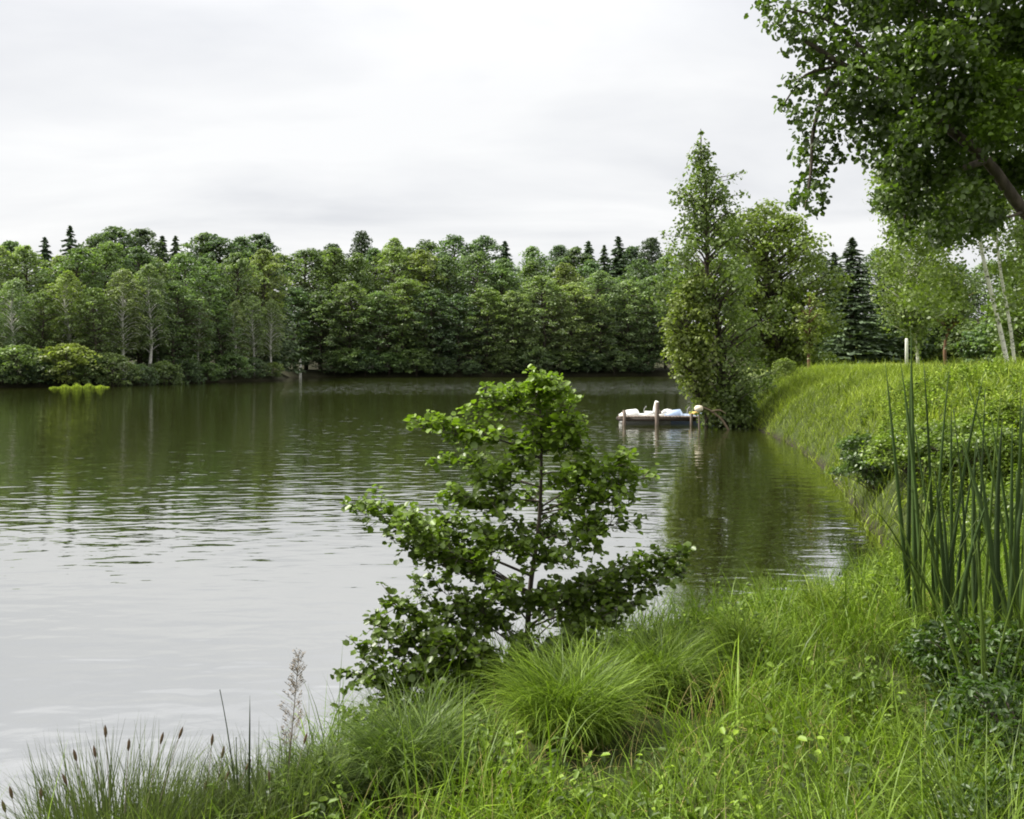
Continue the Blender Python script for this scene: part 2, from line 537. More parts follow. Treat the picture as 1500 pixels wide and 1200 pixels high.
def vary(c, a=.14):
    k = rnd(1 - a, 1 + a); w = rnd(-.06, .06)
    return (c[0] * k * (1 + w), c[1] * k, c[2] * k * (1 - w))


OAK, PALE, OLIVE, DARK, CONI, LIME = (.125, .182, .068), (.178, .235, .105), (.152, .198, .068), (.096, .146, .068), (.085, .125, .066), (.19, .24, .065)


def row(specs, rowname, group):
    """specs: (px, top py, Y, kind, colour); the words single each tree out by its rank in its row"""
    specs = sorted(specs)
    cols = {OAK: 'mid-green', PALE: 'pale grey-green', OLIVE: 'olive-green', DARK: 'dark green', CONI: 'blackish-green', LIME: 'yellow-green'}
    cnt, words = {}, {}
    for i, (px, top, Y, kind, c) in enumerate(specs):
        x = (px - 750) / F_PX * Y
        H = (EYE + (HOR - top) / F_PX * Y - gz(x, Y)) * (1.3 if 'far shore' in rowname and 'fringe' in rowname else .95 if 'fringe' in rowname else 1)
        n = cnt[kind] = cnt.get(kind, 0) + 1
        kn = {'broadleaf': 'broadleaf tree', 'birch': 'slender birch', 'spruce': 'pointed spruce', 'pine': 'flat-topped pine', 'bush': 'bush'}[kind]
        wide = 'waterside' in rowname or 'fringe' in rowname
        put(kind, random.randrange(3) if wide else random.randrange(35), x, Y, H, rnd(0, 6.28), vary(c), f"{cols[c]} {kn}, {ORD[n - 1]} {kn.split()[-1]} from left in {rowname}", group,
            wscale=rnd(.95, 1.15) * (rnd(1.2, 1.7) if kind == 'spruce' else 1) * (1.22 if wide and 'grove' not in rowname else 1))


# left grove, on the near part of the far bank
def lg(px, d):      # depth of the left grove's shore at a photo column, plus d metres inland
    return float(np.interp(px, [-200, 0, 160, 250, 410], [88, 95, 100, 110, 129])) + d


row([(-30, 430, lg(-30, 5), 'broadleaf', OAK), (22, 405, lg(22, 4), 'birch', PALE), (62, 425, lg(62, 5), 'broadleaf', OAK), (100, 395, lg(100, 5), 'birch', LIME),
     (140, 420, lg(140, 4), 'broadleaf', OAK), (182, 392, lg(182, 4), 'birch', PALE), (218, 385, lg(218, 4), 'birch', PALE), (255, 410, lg(255, 4), 'broadleaf', OAK),
     (290, 430, lg(290, 4), 'birch', OLIVE), (322, 440, lg(322, 3), 'broadleaf', OAK), (345, 438, lg(345, 2.5), 'birch', PALE), (372, 432, lg(372, 2.5), 'birch', PALE), (398, 436, lg(398, 2), 'birch', PALE)],
    'the grove\'s waterside row', 'trees along the left grove\'s waterside')
row([(-10, 352, lg(-10, 12), 'broadleaf', PALE), (35, 358, lg(35, 11), 'broadleaf', PALE), (88, 372, lg(88, 12), 'birch', LIME), (118, 362, lg(118, 10), 'broadleaf', OAK), (160, 352, lg(160, 12), 'broadleaf', OAK),
     (205, 360, lg(205, 10), 'broadleaf', DARK), (232, 375, lg(232, 10), 'birch', PALE), (268, 368, lg(268, 9), 'broadleaf', OAK), (305, 375, lg(305, 10), 'broadleaf', OAK), (340, 368, lg(340, 9), 'broadleaf', PALE),
     (378, 362, lg(378, 10), 'broadleaf', OLIVE)],
    'the left grove\'s second row', 'trees in the left grove\'s second row')
row([(66, 346, lg(66, 20), 'spruce', CONI), (103, 329, lg(103, 22), 'spruce', CONI), (142, 340, lg(142, 22), 'broadleaf', CONI), (170, 330, lg(170, 24), 'broadleaf', CONI), (204, 331, lg(204, 22), 'broadleaf', CONI),
     (238, 344, lg(238, 20), 'spruce', CONI), (257, 344, lg(257, 20), 'spruce', CONI), (298, 339, lg(298, 24), 'broadleaf', DARK), (320, 342, lg(320, 20), 'broadleaf', CONI), (345, 344, lg(345, 20), 'broadleaf', DARK),
     (374, 339, lg(374, 20), 'broadleaf', CONI), (394, 348, lg(394, 18), 'spruce', CONI), (20, 350, lg(20, 20), 'broadleaf', OAK)],
    'the left grove\'s skyline', 'trees on the left grove\'s skyline')
row([(x, y, lg(x, .4), 'bush', c) for x, y, c in ((-5, 520, DARK), (25, 500, OAK), (58, 525, DARK), (98, 498, LIME), (130, 515, OAK), (165, 512, OLIVE), (205, 530, DARK),
                                                   (240, 525, OAK), (275, 522, DARK), (305, 528, OAK), (340, 515, OAK), (372, 520, DARK), (400, 528, OLIVE))],
    'the left grove\'s waterline fringe', 'bushes along the left grove\'s waterline')

# recessed far shore
def fs(px, d):
    return float(np.interp(px, [410, 700, 980], [151, 156, 168])) + d


row([(432, 420, fs(432, 5), 'broadleaf', DARK), (470, 425, fs(470, 4), 'broadleaf', DARK), (512, 410, fs(512, 4), 'broadleaf', OAK), (552, 425, fs(552, 3), 'broadleaf', OAK), (592, 405, fs(592, 5), 'broadleaf', OAK),
     (632, 422, fs(632, 4), 'broadleaf', DARK), (672, 430, fs(672, 5), 'broadleaf', DARK), (712, 420, fs(712, 4), 'broadleaf', OAK), (752, 425, fs(752, 3), 'broadleaf', PALE), (795, 402, fs(795, 3), 'broadleaf', PALE),
     (838, 412, fs(838, 3), 'broadleaf', PALE), (878, 396, fs(878, 4), 'broadleaf', PALE), (918, 408, fs(918, 3), 'broadleaf', PALE), (955, 402, fs(955, 3), 'broadleaf', OAK), (992, 400, fs(980, 3), 'broadleaf', OAK)],
    'the far shore\'s waterside row', 'broadleaf trees along the far shore\'s waterside')
row([(412, 370, fs(412, 12), 'broadleaf', OLIVE), (448, 362, fs(448, 12), 'broadleaf', DARK), (490, 362, fs(490, 12), 'broadleaf', OAK), (530, 368, fs(530, 12), 'broadleaf', OAK), (575, 360, fs(575, 14), 'broadleaf', OAK),
     (618, 365, fs(618, 13), 'broadleaf', OLIVE), (655, 372, fs(655, 12), 'broadleaf', DARK), (698, 366, fs(698, 13), 'broadleaf', DARK), (740, 378, fs(740, 12), 'broadleaf', OAK), (785, 380, fs(785, 13), 'broadleaf', OAK),
     (830, 384, fs(830, 12), 'broadleaf', OLIVE), (868, 380, fs(868, 14), 'broadleaf', DARK), (938, 378, fs(938, 14), 'broadleaf', DARK), (975, 372, fs(975, 12), 'broadleaf', OAK)],
    'the far shore\'s second row', 'trees in the far shore\'s second row')
row([(468, 364, fs(468, 26), 'broadleaf', DARK), (487, 355, fs(487, 30), 'pine', CONI), (530, 337, fs(530, 30), 'pine', CONI), (578, 347, fs(578, 26), 'birch', PALE), (628, 350, fs(628, 28), 'broadleaf', CONI), (664, 343, fs(664, 26), 'broadleaf', DARK),
     (708, 345, fs(708, 26), 'broadleaf', DARK), (740, 352, fs(740, 26), 'spruce', CONI), (775, 358, fs(775, 26), 'broadleaf', OAK), (812, 357, fs(812, 28), 'broadleaf', CONI), (840, 360, fs(840, 26), 'broadleaf', CONI),
     (862, 352, fs(862, 26), 'spruce', DARK), (885, 358, fs(885, 30), 'spruce', CONI), (906, 345, fs(906, 22), 'spruce', CONI), (930, 358, fs(930, 26), 'broadleaf', CONI), (954, 346, fs(954, 22), 'pine', CONI), (550, 360, fs(550, 26), 'broadleaf', DARK), (600, 362, fs(600, 30), 'broadleaf', OAK)],
    'the far shore\'s skyline', 'trees on the far shore\'s skyline')
row([(x, y, fs(x, .4), 'bush', c) for x, y, c in ((490, 525, DARK), (512, 518, OAK), (535, 520, DARK), (570, 522, OAK), (610, 518, OAK), (650, 528, DARK), (690, 532, DARK), (735, 524, OAK), (780, 515, PALE),
                                                   (820, 520, OAK), (860, 522, DARK), (900, 520, PALE), (940, 524, DARK))],
    'the far shore\'s waterline fringe', 'bushes along the far shore\'s waterline')
# wood closing the view behind the meadow on the right
row([(1205, 372, 92, 'broadleaf', DARK), (1290, 362, 90, 'broadleaf', DARK), (1345, 380, 86, 'broadleaf', OAK), (1400, 385, 82, 'broadleaf', DARK), (1450, 380, 80, 'broadleaf', OAK), (1500, 370, 76, 'broadleaf', DARK), (1540, 370, 74, 'broadleaf', OAK)],
    'the wood behind the meadow', 'trees of the wood behind the meadow')

print('forest done', len(bpy.data.objects))

# pale broken trunk on the far shore, lime reed bed by the left grove
o = thing('dead_trunk', 'pale bare broken trunk standing at the gap between grove and far shore', 'dead tree', (*P(440, 527, 151.6)[:2], gz(*P(440, 527, 151.6)[:2])))
Geo().add(*tube([(0, 0, -.4), (.05, 0, 1.2), (-.03, 0, 2.4), (.1, 0, 2.9)], [.22, .2, .18, .06], 8)).obj('trunk', M_BIRCH, o, True)
g = Geo(); n = 5000
px = 72 + 88 * rng.random(n); Yb = np.interp(px, [0, 160], [95, 100]) - 1.8 - 3.0 * rng.random(n)
base = np.stack([(px - 750) / F_PX * Yb, Yb, np.full(n, -.05)], 1)
az = rng.random(n) * 6.28
blades(g, base, .12 + .55 * rng.random(n) * np.sin((px - 72) / 88 * np.pi) * (.6 + .4 * np.sin(px * .35)), .09, np.stack([np.cos(az), np.sin(az), 0 * az], 1), .7 * rng.random(n), rng.random(n), 2)
tag(g.obj('reed_bed', M_GRASS, color=(.20, .27, .045)), 'low lime green reed bed lying in the water before the left grove', 'reed bed', kind='stuff')

# ------------------------------------------------------------------ the tall waterside birch and its neighbours
def profile_tree(name, label, prof, Y, ncl, cr_r, nleaf, lsize, color, bark, flat=1.1, depth=1., extra=(), trunk_r=.2, seed=1, up=.5):
    """prof rows: (py, centre px, half width px); crown clumps fill that body of revolution"""
    random.seed(seed)
    prof = np.array(prof, float); k = Y / F_PX
    zc = EYE + (HOR - prof[:, 0]) * k; xc = (prof[:, 1] - 750) * k; hw = prof[:, 2] * k
    x0 = xc[-1]; z0 = gz(x0, Y)
    o = thing(name, label, 'tree', (x0, Y, z0))
    tr, cr = Geo(), Geo()
    order = np.argsort(zc)
    zs, xs_, hs = zc[order], xc[order] - x0, hw[order]
    zl = np.linspace(-.3, zs[-1] - z0, 12)
    tp = np.stack([np.interp(zl + z0, zs, xs_) * np.clip(zl / 2, 0, 1), .08 * np.sin(zl), zl], 1)
    tr.add(*tube(tp, np.linspace(trunk_r, .015, 12), 7))
    wts = np.maximum(hs, .12) ** 1.5; cdf = np.cumsum(wts) / wts.sum()
    for i in range(ncl):
        z = np.interp((i + .5) / ncl, np.concatenate([[0], cdf]), np.concatenate([[zs[0]], zs]))
        z += rnd(-.2, .2)
        h = np.interp(z, zs, hs); c = np.interp(z, zs, xs_)
        az = i * 2.4 + rnd(-.5, .5); q = rnd(.3, 1.0) ** .6
        rad = max(.05, h - cr_r * .45) * q * rnd(.6, 1.4)
        cen = np.array([c + rad * math.cos(az), rad * depth * math.sin(az), z - z0])
        r = cr_r * rnd(.5, 1.35) * min(1, .35 + h / 1.2)
        root = np.array([np.interp(cen[2] - .5 * rad, zl, tp[:, 0]), 0, max(.1, cen[2] - .55 * rad - .2)])
        tr.add(*tube(curve(root, (root + cen) / 2 + np.array([0, 0, .15 * rad]), cen, 5), np.linspace(.035 + .02 * rad, .008, 5), 4))
        n = int(nleaf * rnd(.7, 1.25) * (r / cr_r) ** 1.5) + 6
        Pt, N = clump(cen, (r, r, r * flat), n, up=up, jit=.7, inner=.2)
        T = np.clip(rnd(.2, .65) + rng.normal(size=n) * .14, 0, 1)
        leaf_quads(cr, Pt, N, lsize * (.6 + .8 * rng.random(n)), ratio=.7, T=T)
    for (px, py, rpx, nn) in extra:
        cen = P(px, py, Y) - np.array([x0, Y, z0])
        Pt, N = clump(cen, (rpx * k, rpx * k, rpx * k * .6), nn, jit=.8, inner=.1)
        leaf_quads(cr, Pt, N, lsize * (.6 + .8 * rng.random(nn)), ratio=.7, T=np.clip(.35 + rng.normal(size=nn) * .15, 0, 1))
        root = np.array([np.interp(cen[2] - .3, zl, tp[:, 0]), 0, cen[2] - .35])
        tr.add(*tube(curve(root, (root + cen) / 2 + np.array([0, 0, .1]), cen, 5), np.linspace(.03, .008, 5), 4))
    tr.obj('trunk', bark, o, True); cr.obj('crown', M_LEAF, o, color=color)
    return o


profile_tree('waterside_tree', 'tall narrow tree with thin spire top standing at the bank beside the boats',
             [(188, 1027, 3), (210, 1027, 6), (232, 1027, 17), (250, 1029, 18), (262, 1030, 24), (276, 1034, 36), (300, 1036, 44), (330, 1037, 50), (360, 1036, 58), (400, 1036, 66), (430, 1042, 70), (480, 1052, 72), (530, 1058, 70), (570, 1060, 60), (600, 1062, 52), (618, 1066, 40)],
             39.8, 235, .55, 76, .165, (.12, .17, .042), M_BARK, 1.5, trunk_r=.2, seed=3,
             extra=[(984, 282, 9, 14), (1085, 255, 10, 16), (1010, 230, 7, 10), (1046, 226, 7, 9), (1075, 262, 14, 26), (996, 292, 14, 26), (1027, 196, 5, 14), (1024, 212, 7, 18), (1031, 218, 9, 18), (1020, 226, 10, 22), (1036, 232, 12, 28), (1024, 242, 15, 36), (1040, 250, 15, 34), (988, 300, 14, 26), (1088, 285, 12, 24), (1092, 310, 12, 22), (975, 345, 14, 24), (968, 385, 12, 20)])
profile_tree('willow_bush', 'yellow-green bushy willow leaning over water left of the tall narrow tree',
             [(400, 1022, 14), (425, 1015, 26), (460, 1005, 36), (500, 1005, 36), (540, 1010, 30), (575, 1022, 24), (600, 1035, 18)],
             38.9, 100, .5, 75, .16, (.165, .21, .038), M_BARK, 1.1, trunk_r=.1, seed=4)
profile_tree('rounded_tree', 'broad round bright green tree on the bank right of the tall narrow tree',
             [(314, 1120, 25), (326, 1122, 58), (348, 1122, 76), (385, 1124, 86), (425, 1126, 92), (465, 1130, 88), (500, 1135, 76), (530, 1145, 56), (542, 1150, 20)],
             52., 320, .8, 85, .21, (.13, .175, .034), M_BARK, .75, trunk_r=.2, seed=5)
profile_tree('young_tree', 'small yellow-green tree with thin orange-brown trunk at the round tree\'s right foot',
             [(430, 1185, 10), (450, 1186, 18), (475, 1186, 22), (492, 1186, 16), (520, 1185, 3), (528, 1185, 2)],
             47., 30, .45, 60, .17, (.16, .20, .04), M_RED, .7, trunk_r=.09, seed=6)
for k, (px, top, Yt, s, lab) in enumerate(((1248, 346, 66, 1.25, 'bluish-green spruce with sweeping boughs beside the meadow, right of the round tree'),
                                           (1222, 368, 74, 1.1, 'darker narrow spruce half hidden between the round tree and the sweeping spruce'),
                                           (1300, 375, 72, 1.2, 'shadowy spruce behind the drooping pale birch at the meadow edge'))):
    x = (px - 750) / F_PX * Yt
    put('spruce', k, x, Yt, EYE + (HOR - top) / F_PX * Yt - gz(x, Yt), k * 1.3, [(.085, .12, .068), (.07, .10, .058), (.065, .095, .05)][k], lab, wscale=2.1)
profile_tree('drooping_birch', 'pale yellow-green birch with hanging sprays at the meadow\'s far edge',
             [(325, 1330, 12), (345, 1330, 30), (375, 1330, 42), (410, 1332, 48), (445, 1335, 48), (475, 1338, 34), (492, 1340, 12), (530, 1345, 3)],
             56., 110, .7, 80, .2, (.155, .205, .06), M_BIRCH, 1.6, trunk_r=.1, seed=8)
profile_tree('slender_pine', 'small grey-green tree on a thin reddish trunk at the meadow\'s back edge',
             [(395, 1400, 14), (415, 1398, 34), (440, 1395, 40), (465, 1392, 32), (478, 1390, 12), (500, 1386, 2), (529, 1384, 2)],
             58., 50, .7, 80, .2, (.10, .135, .06), M_RED, .8, trunk_r=.12, seed=9)
profile_tree('dense_tree', 'dense leafy green tree closing the right end of the meadow behind the white birch',
             [(330, 1530, 30), (370, 1525, 50), (420, 1522, 60), (470, 1520, 62), (510, 1520, 58), (545, 1520, 50)],
             38., 150, .7, 80, .17, (.10, .15, .03), M_BARK, .9, trunk_r=.2, seed=10)
for k, (px, py, Yb, H, c, lab) in enumerate(((1150, 545, 44, 1.15, (.15, .20, .045), 'low rounded lime bush on the bank top below the round tree'),
                                             (1118, 560, 42.5, 1.1, (.11, .155, .045), 'low bush at the bank\'s edge between the tall tree and the lime bush'),
                                             (1092, 590, 41, 1.3, (.06, .10, .035), 'dark bush overhanging the water at the tall tree\'s foot'))):
    x = (px - 750) / F_PX * Yb
    put('bush', k, x, Yb, H, k * 2., c, lab, wscale=.9)

row([(px, 470 + 12 * math.sin(px), 74 - (px - 1200) * .05, 'bush', (DARK, OAK, OLIVE)[k % 3]) for k, px in enumerate(range(1205, 1520, 27))],
    'the undergrowth behind the meadow', 'undergrowth bushes behind the meadow')
# twin white birch leaning over the meadow
Yb = 31.; b0 = P(1479, 545, Yb); b0[2] = gz(b0[0], b0[1])
o = thing('white_birch', 'birch with two leaning white trunks and drooping yellow-green crown on the meadow', 'tree', b0)
for nm, ctrl, r0 in (('trunk', [(1479, 548), (1462, 470), (1445, 400), (1432, 330), (1424, 240), (1418, 120)], .085), ('trunk', [(1491, 545), (1480, 480), (1466, 400), (1458, 320), (1455, 220), (1458, 100)], .06)):
    pts = polyline([P(a, c, Yb) - b0 + np.array([0, .15 * (a > 1485), 0]) for a, c in ctrl], 4); pts[0, 2] = -.3
    g = Geo().add(*tube(pts, np.linspace(r0, .03, len(pts)), 8))
    for k in range(10):
        p = pts[len(pts) // 2 + k % (len(pts) // 2)]; az = k * 2.4; d = np.array([math.cos(az), math.sin(az), .4])
        g.add(*tube(curve(p, p + d * .8, p + d * 1.3 + np.array([0, 0, -.6]), 5), np.linspace(.016, .004, 5), 4))
    g.obj(nm, M_BIRCH, o, True)
cr = Geo()
for k in range(230):
    px, py = (rnd(1285, 1530), rnd(250, 455)) if k < 185 else (rnd(1415, 1530), rnd(60, 230))
    if py > 335 and 1405 < px < 1495 and random.random() < .85: continue
    if py > 330 and px < 1330: py -= 40
    c = P(px, py, Yb + rnd(-2, 2)) - b0
    n = 120; Pt, N = clump(c, (.48, .48, .8), n, up=.2, jit=.8, inner=.1)
    leaf_quads(cr, Pt, N, .13 * (.6 + .8 * rng.random(n)), ratio=.75, T=np.clip(rnd(.2, .7) + rng.normal(size=n) * .15, 0, 1))
cr.obj('crown', M_LEAF, o, color=(.125, .175, .036))

# ------------------------------------------------------------------ overhanging tree, upper right
T0 = np.array([7.6, 10.6, gz(7.6, 10.6)])
o = thing('overhanging_tree', 'large dark-leaved tree reaching over from the right with one dark leaning limb', 'tree', T0)
random.seed(12)
tr, cr = Geo(), Geo()
tp = polyline([T0 + (0, 0, -.4), T0 + (-.15, 0, 1.3), T0 + (-.5, -.1, 3), T0 + (-.6, -.2, 5), T0 + (-.5, -.2, 7.5)], 4)
tr.add(*tube(tp - T0, np.linspace(.34, .08, len(tp)), 10))
limbs = [([T0 + (-.2, 0, 1.6), P(1580, 400, 9.9), P(1500, 310, 9.5), P(1445, 235, 9.4), P(1385, 186, 9.3), P(1310, 130, 9.2), P(1235, 95, 9.2), P(1180, 60, 9.1)], .078),
         ([P(1445, 235, 9.4), P(1400, 250, 9.2), P(1350, 270, 9.2), P(1325, 320, 9.2)], .04),
         ([P(1270, 110, 9.2), P(1215, 130, 9.3), P(1192, 190, 9.3), P(1188, 250, 9.3), P(1180, 305, 9.3)], .03),
         ([P(1235, 95, 9.2), P(1180, 110, 9.3), P(1150, 150, 9.3)], .018),
         ([P(1310, 130, 9.2), P(1230, 40, 9.4), P(1150, 10, 9.5)], .03),
         ([P(1385, 186, 9.3), P(1370, 80, 9.7), P(1330, -60, 10)], .05),
         ([T0 + (-.5, -.1, 3), P(1480, 120, 10), P(1400, 40, 10.2), P(1290, -40, 10.2)], .09),
         ([P(1500, 310, 9.5), P(1470, 320, 9.3), P(1430, 325, 9.2)], .02)]
for ctrl, r in limbs:
    pts = polyline(ctrl, 4)
    tr.add(*tube(pts - T0, np.linspace(r, r * .25 + .004, len(pts)), 8))
CL = [(1122, 12, 24), (1150, 30, 30), (1180, 20, 34), (1172, 62, 30), (1205, 70, 36), (1200, 108, 30), (1225, 140, 26), (1175, 128, 18), (1160, 118, 14), (1150, 152, 14), (1168, 168, 14),
      (1195, 160, 26), (1188, 192, 26), (1180, 222, 24), (1195, 245, 24), (1186, 268, 22), (1176, 290, 19), (1190, 305, 15), (1222, 178, 20), (1214, 208, 20), (1228, 230, 9), (1212, 246, 9), (1205, 265, 10),
      (1160, 300, 9), (1208, 290, 8), (1245, 190, 14), (1240, 165, 24), (1255, 140, 36), (1285, 160, 36)]
for gx in range(1225, 1560, 38):
    for gy in range(-15, 335, 36):
        lim = np.interp(gx, [1220, 1260, 1290, 1310, 1340, 1400, 1500], [120, 150, 190, 290, 325, 325, 300])
        if gy < lim: CL.append((gx + rnd(-14, 14), gy + rnd(-14, 14), rnd(24, 40)))
CL += [(1325, 335, 18), (1380, 340, 22), (1300, 290, 20), (1430, 330, 22)]
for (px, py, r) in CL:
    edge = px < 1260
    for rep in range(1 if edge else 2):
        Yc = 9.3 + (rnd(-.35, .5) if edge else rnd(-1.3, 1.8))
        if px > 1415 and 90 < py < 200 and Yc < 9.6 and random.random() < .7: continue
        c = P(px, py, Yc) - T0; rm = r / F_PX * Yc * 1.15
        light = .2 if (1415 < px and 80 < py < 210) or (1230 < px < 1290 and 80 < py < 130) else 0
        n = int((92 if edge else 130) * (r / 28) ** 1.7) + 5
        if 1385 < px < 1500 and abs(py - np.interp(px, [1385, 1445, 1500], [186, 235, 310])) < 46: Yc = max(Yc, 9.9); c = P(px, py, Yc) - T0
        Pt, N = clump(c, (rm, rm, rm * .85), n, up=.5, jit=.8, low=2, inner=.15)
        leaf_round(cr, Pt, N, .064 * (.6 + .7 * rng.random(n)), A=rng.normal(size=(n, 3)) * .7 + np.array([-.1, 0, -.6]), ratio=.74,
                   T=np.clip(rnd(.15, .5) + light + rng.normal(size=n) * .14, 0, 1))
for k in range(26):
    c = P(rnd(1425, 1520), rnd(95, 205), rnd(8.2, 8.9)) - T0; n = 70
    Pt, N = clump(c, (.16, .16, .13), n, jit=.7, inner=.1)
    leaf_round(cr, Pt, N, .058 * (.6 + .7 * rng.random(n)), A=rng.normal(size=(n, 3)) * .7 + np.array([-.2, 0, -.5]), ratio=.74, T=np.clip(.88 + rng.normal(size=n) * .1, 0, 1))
for k in range(70):  # unseen crown lobe above the view, added to shade the right corner
    u = nrm(rng.normal(size=3)); c = np.array([3.7, 10.4, 9.0]) + u * np.array([1.7, 1.9, .8]) * rnd(.2, 1) ** .5
    c[2] = max(c[2], EYE + .415 * c[1] + .8)
    n = 130; Pt, N = clump(c - T0, (.6, .6, .45), n, inner=.2)
    leaf_quads(cr, Pt, N, .16 * (.7 + .6 * rng.random(n)), ratio=.85, T=np.clip(.35 + rng.normal(size=n) * .15, 0, 1))
for k in range(210):           # the crown carries on above and to the right of the view
    u = nrm(rng.normal(size=3)); c = np.array([6.4, 10.2, 9.6]) + u * np.array([4.8, 4.4, 3.0]) * rnd(.3, 1) ** .5
    if c[0] / c[1] * F_PX < 830: c[2] = max(c[2], EYE + .415 * c[1] + .95 + rnd(0, .5))
    n = 150; Pt, N = clump(c - T0, (.85, .85, .6), n, inner=.2)
    leaf_quads(cr, Pt, N, .16 * (.7 + .6 * rng.random(n)), ratio=.85, T=np.clip(.35 + rng.normal(size=n) * .15, 0, 1))
tr.obj('trunk', M_BARK, o, True)
cr.obj('crown', M_NEAR, o, color=(.08, .128, .022))

# ------------------------------------------------------------------ alder sapling in the middle
random.seed(21)
B0 = np.array([.12, 7.75, gz(.12, 7.75)])
o = thing('alder_sapling', 'young many-stemmed shrub with rounded leaves standing at the water\'s edge', 'shrub', B0)
stems, cr = Geo(), Geo()
main = polyline([B0 + (0, 0, -.2), P(775, 880, 7.75), P(790, 760, 7.7), P(793, 640, 7.7), P(790, 578, 7.65)], 5)
stems.add(*tube(main - B0, np.linspace(.030, .005, len(main)), 7))


def along(line, t):
    return np.array([np.interp(t, np.linspace(0, 1, len(line)), line[:, j]) for j in range(3)])


def twig(line, r0, dens, tint, lsz=.076, start=.25):
    stems.add(*tube(line - B0, np.linspace(r0, .0018, len(line)), 5))
    ln = np.linalg.norm(np.diff(line, axis=0), axis=1).sum()
    n = max(4, int(ln * dens))
    ts = start + (1 - start) * np.sort(rng.random(n)) ** .8
    d = nrm(line[-1] - line[0])
    p = np.stack([along(line, t) for t in ts])
    p += rng.normal(size=(n, 3)) * .022
    A = d * .5 + rng.normal(size=(n, 3)) * .75 + np.array([0, 0, .05])
    N = np.array([0, -.12, 1.]) + rng.normal(size=(n, 3)) * .5
    leaf_round(cr, p - B0, N, lsz * (.6 + .65 * rng.random(n)) * (1.1 - .45 * ts), A, .92, np.clip(tint + rng.normal(size=n) * .12 + .18 * (ts - .6), 0, 1))


TIPS = [(640, 635, 7.3), (612, 628, 7.5), (660, 672, 7.9), (700, 600, 7.6), (720, 585, 7.9), (752, 592, 7.7), (800, 572, 7.6), (818, 582, 7.8), (842, 622, 7.5), (832, 645, 7.9), (775, 576, 7.6), (812, 575, 7.6), (835, 600, 7.9), (690, 700, 7.4), (655, 725, 7.2), (560, 745, 7.3), (515, 742, 7.5), (590, 770, 7.0),
        (570, 790, 7.6), (620, 800, 7.3), (660, 810, 8.0), (570, 880, 7.2), (545, 905, 7.5), (600, 860, 7.7), (520, 950, 7.1), (500, 985, 7.2), (540, 1000, 7.0), (505, 1050, 6.9), (560, 1040, 7.1), (600, 980, 7.0), (620, 1050, 6.95), (590, 930, 7.3),
        (880, 690, 7.5), (920, 680, 7.6), (945, 700, 7.8), (900, 735, 7.3), (935, 760, 7.5), (880, 780, 7.2), (915, 830, 7.6), (880, 850, 7.4), (965, 840, 7.6), (1005, 812, 7.7), (1000, 838, 7.8), (930, 880, 7.5), (890, 900, 7.2), (850, 930, 7.2),
        (830, 700, 7.3), (840, 740, 8.0), (740, 690, 7.3), (720, 740, 7.3), (700, 790, 7.1), (760, 800, 7.1), (820, 810, 7.1), (740, 860, 7.0), (680, 880, 7.1), (650, 930, 7.0), (800, 880, 7.0), (700, 960, 6.95), (760, 940, 6.95), (820, 950, 7.0),
        (660, 1010, 6.9), (710, 1040, 6.9), (640, 860, 7.7), (770, 660, 7.4), (810, 650, 7.9), (850, 660, 7.6), (780, 740, 8.1), (860, 880, 7.9), (720, 900, 8.0), (800, 780, 7.9), (650, 760, 7.7)]
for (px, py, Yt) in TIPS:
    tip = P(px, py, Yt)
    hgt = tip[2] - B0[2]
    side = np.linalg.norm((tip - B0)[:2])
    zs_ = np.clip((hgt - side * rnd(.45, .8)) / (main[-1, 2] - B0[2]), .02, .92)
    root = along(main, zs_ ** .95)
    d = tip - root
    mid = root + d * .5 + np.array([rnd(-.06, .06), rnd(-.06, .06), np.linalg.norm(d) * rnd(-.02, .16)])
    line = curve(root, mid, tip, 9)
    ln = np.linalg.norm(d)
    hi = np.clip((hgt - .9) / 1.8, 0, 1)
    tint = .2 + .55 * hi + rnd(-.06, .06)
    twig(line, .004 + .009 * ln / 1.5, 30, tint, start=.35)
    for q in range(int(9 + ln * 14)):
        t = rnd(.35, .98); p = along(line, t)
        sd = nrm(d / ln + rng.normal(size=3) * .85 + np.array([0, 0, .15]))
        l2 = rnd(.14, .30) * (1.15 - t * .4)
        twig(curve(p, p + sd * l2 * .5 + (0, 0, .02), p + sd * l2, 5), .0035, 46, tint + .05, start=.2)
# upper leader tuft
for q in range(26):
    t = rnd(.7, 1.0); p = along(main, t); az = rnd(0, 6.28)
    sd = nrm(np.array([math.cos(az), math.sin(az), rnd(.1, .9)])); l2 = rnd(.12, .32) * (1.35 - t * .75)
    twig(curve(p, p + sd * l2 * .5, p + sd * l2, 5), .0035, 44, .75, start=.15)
stems.obj('stems', M_BARK, o, True)
cr.obj('foliage', M_NEAR, o, color=(.10, .155, .018))

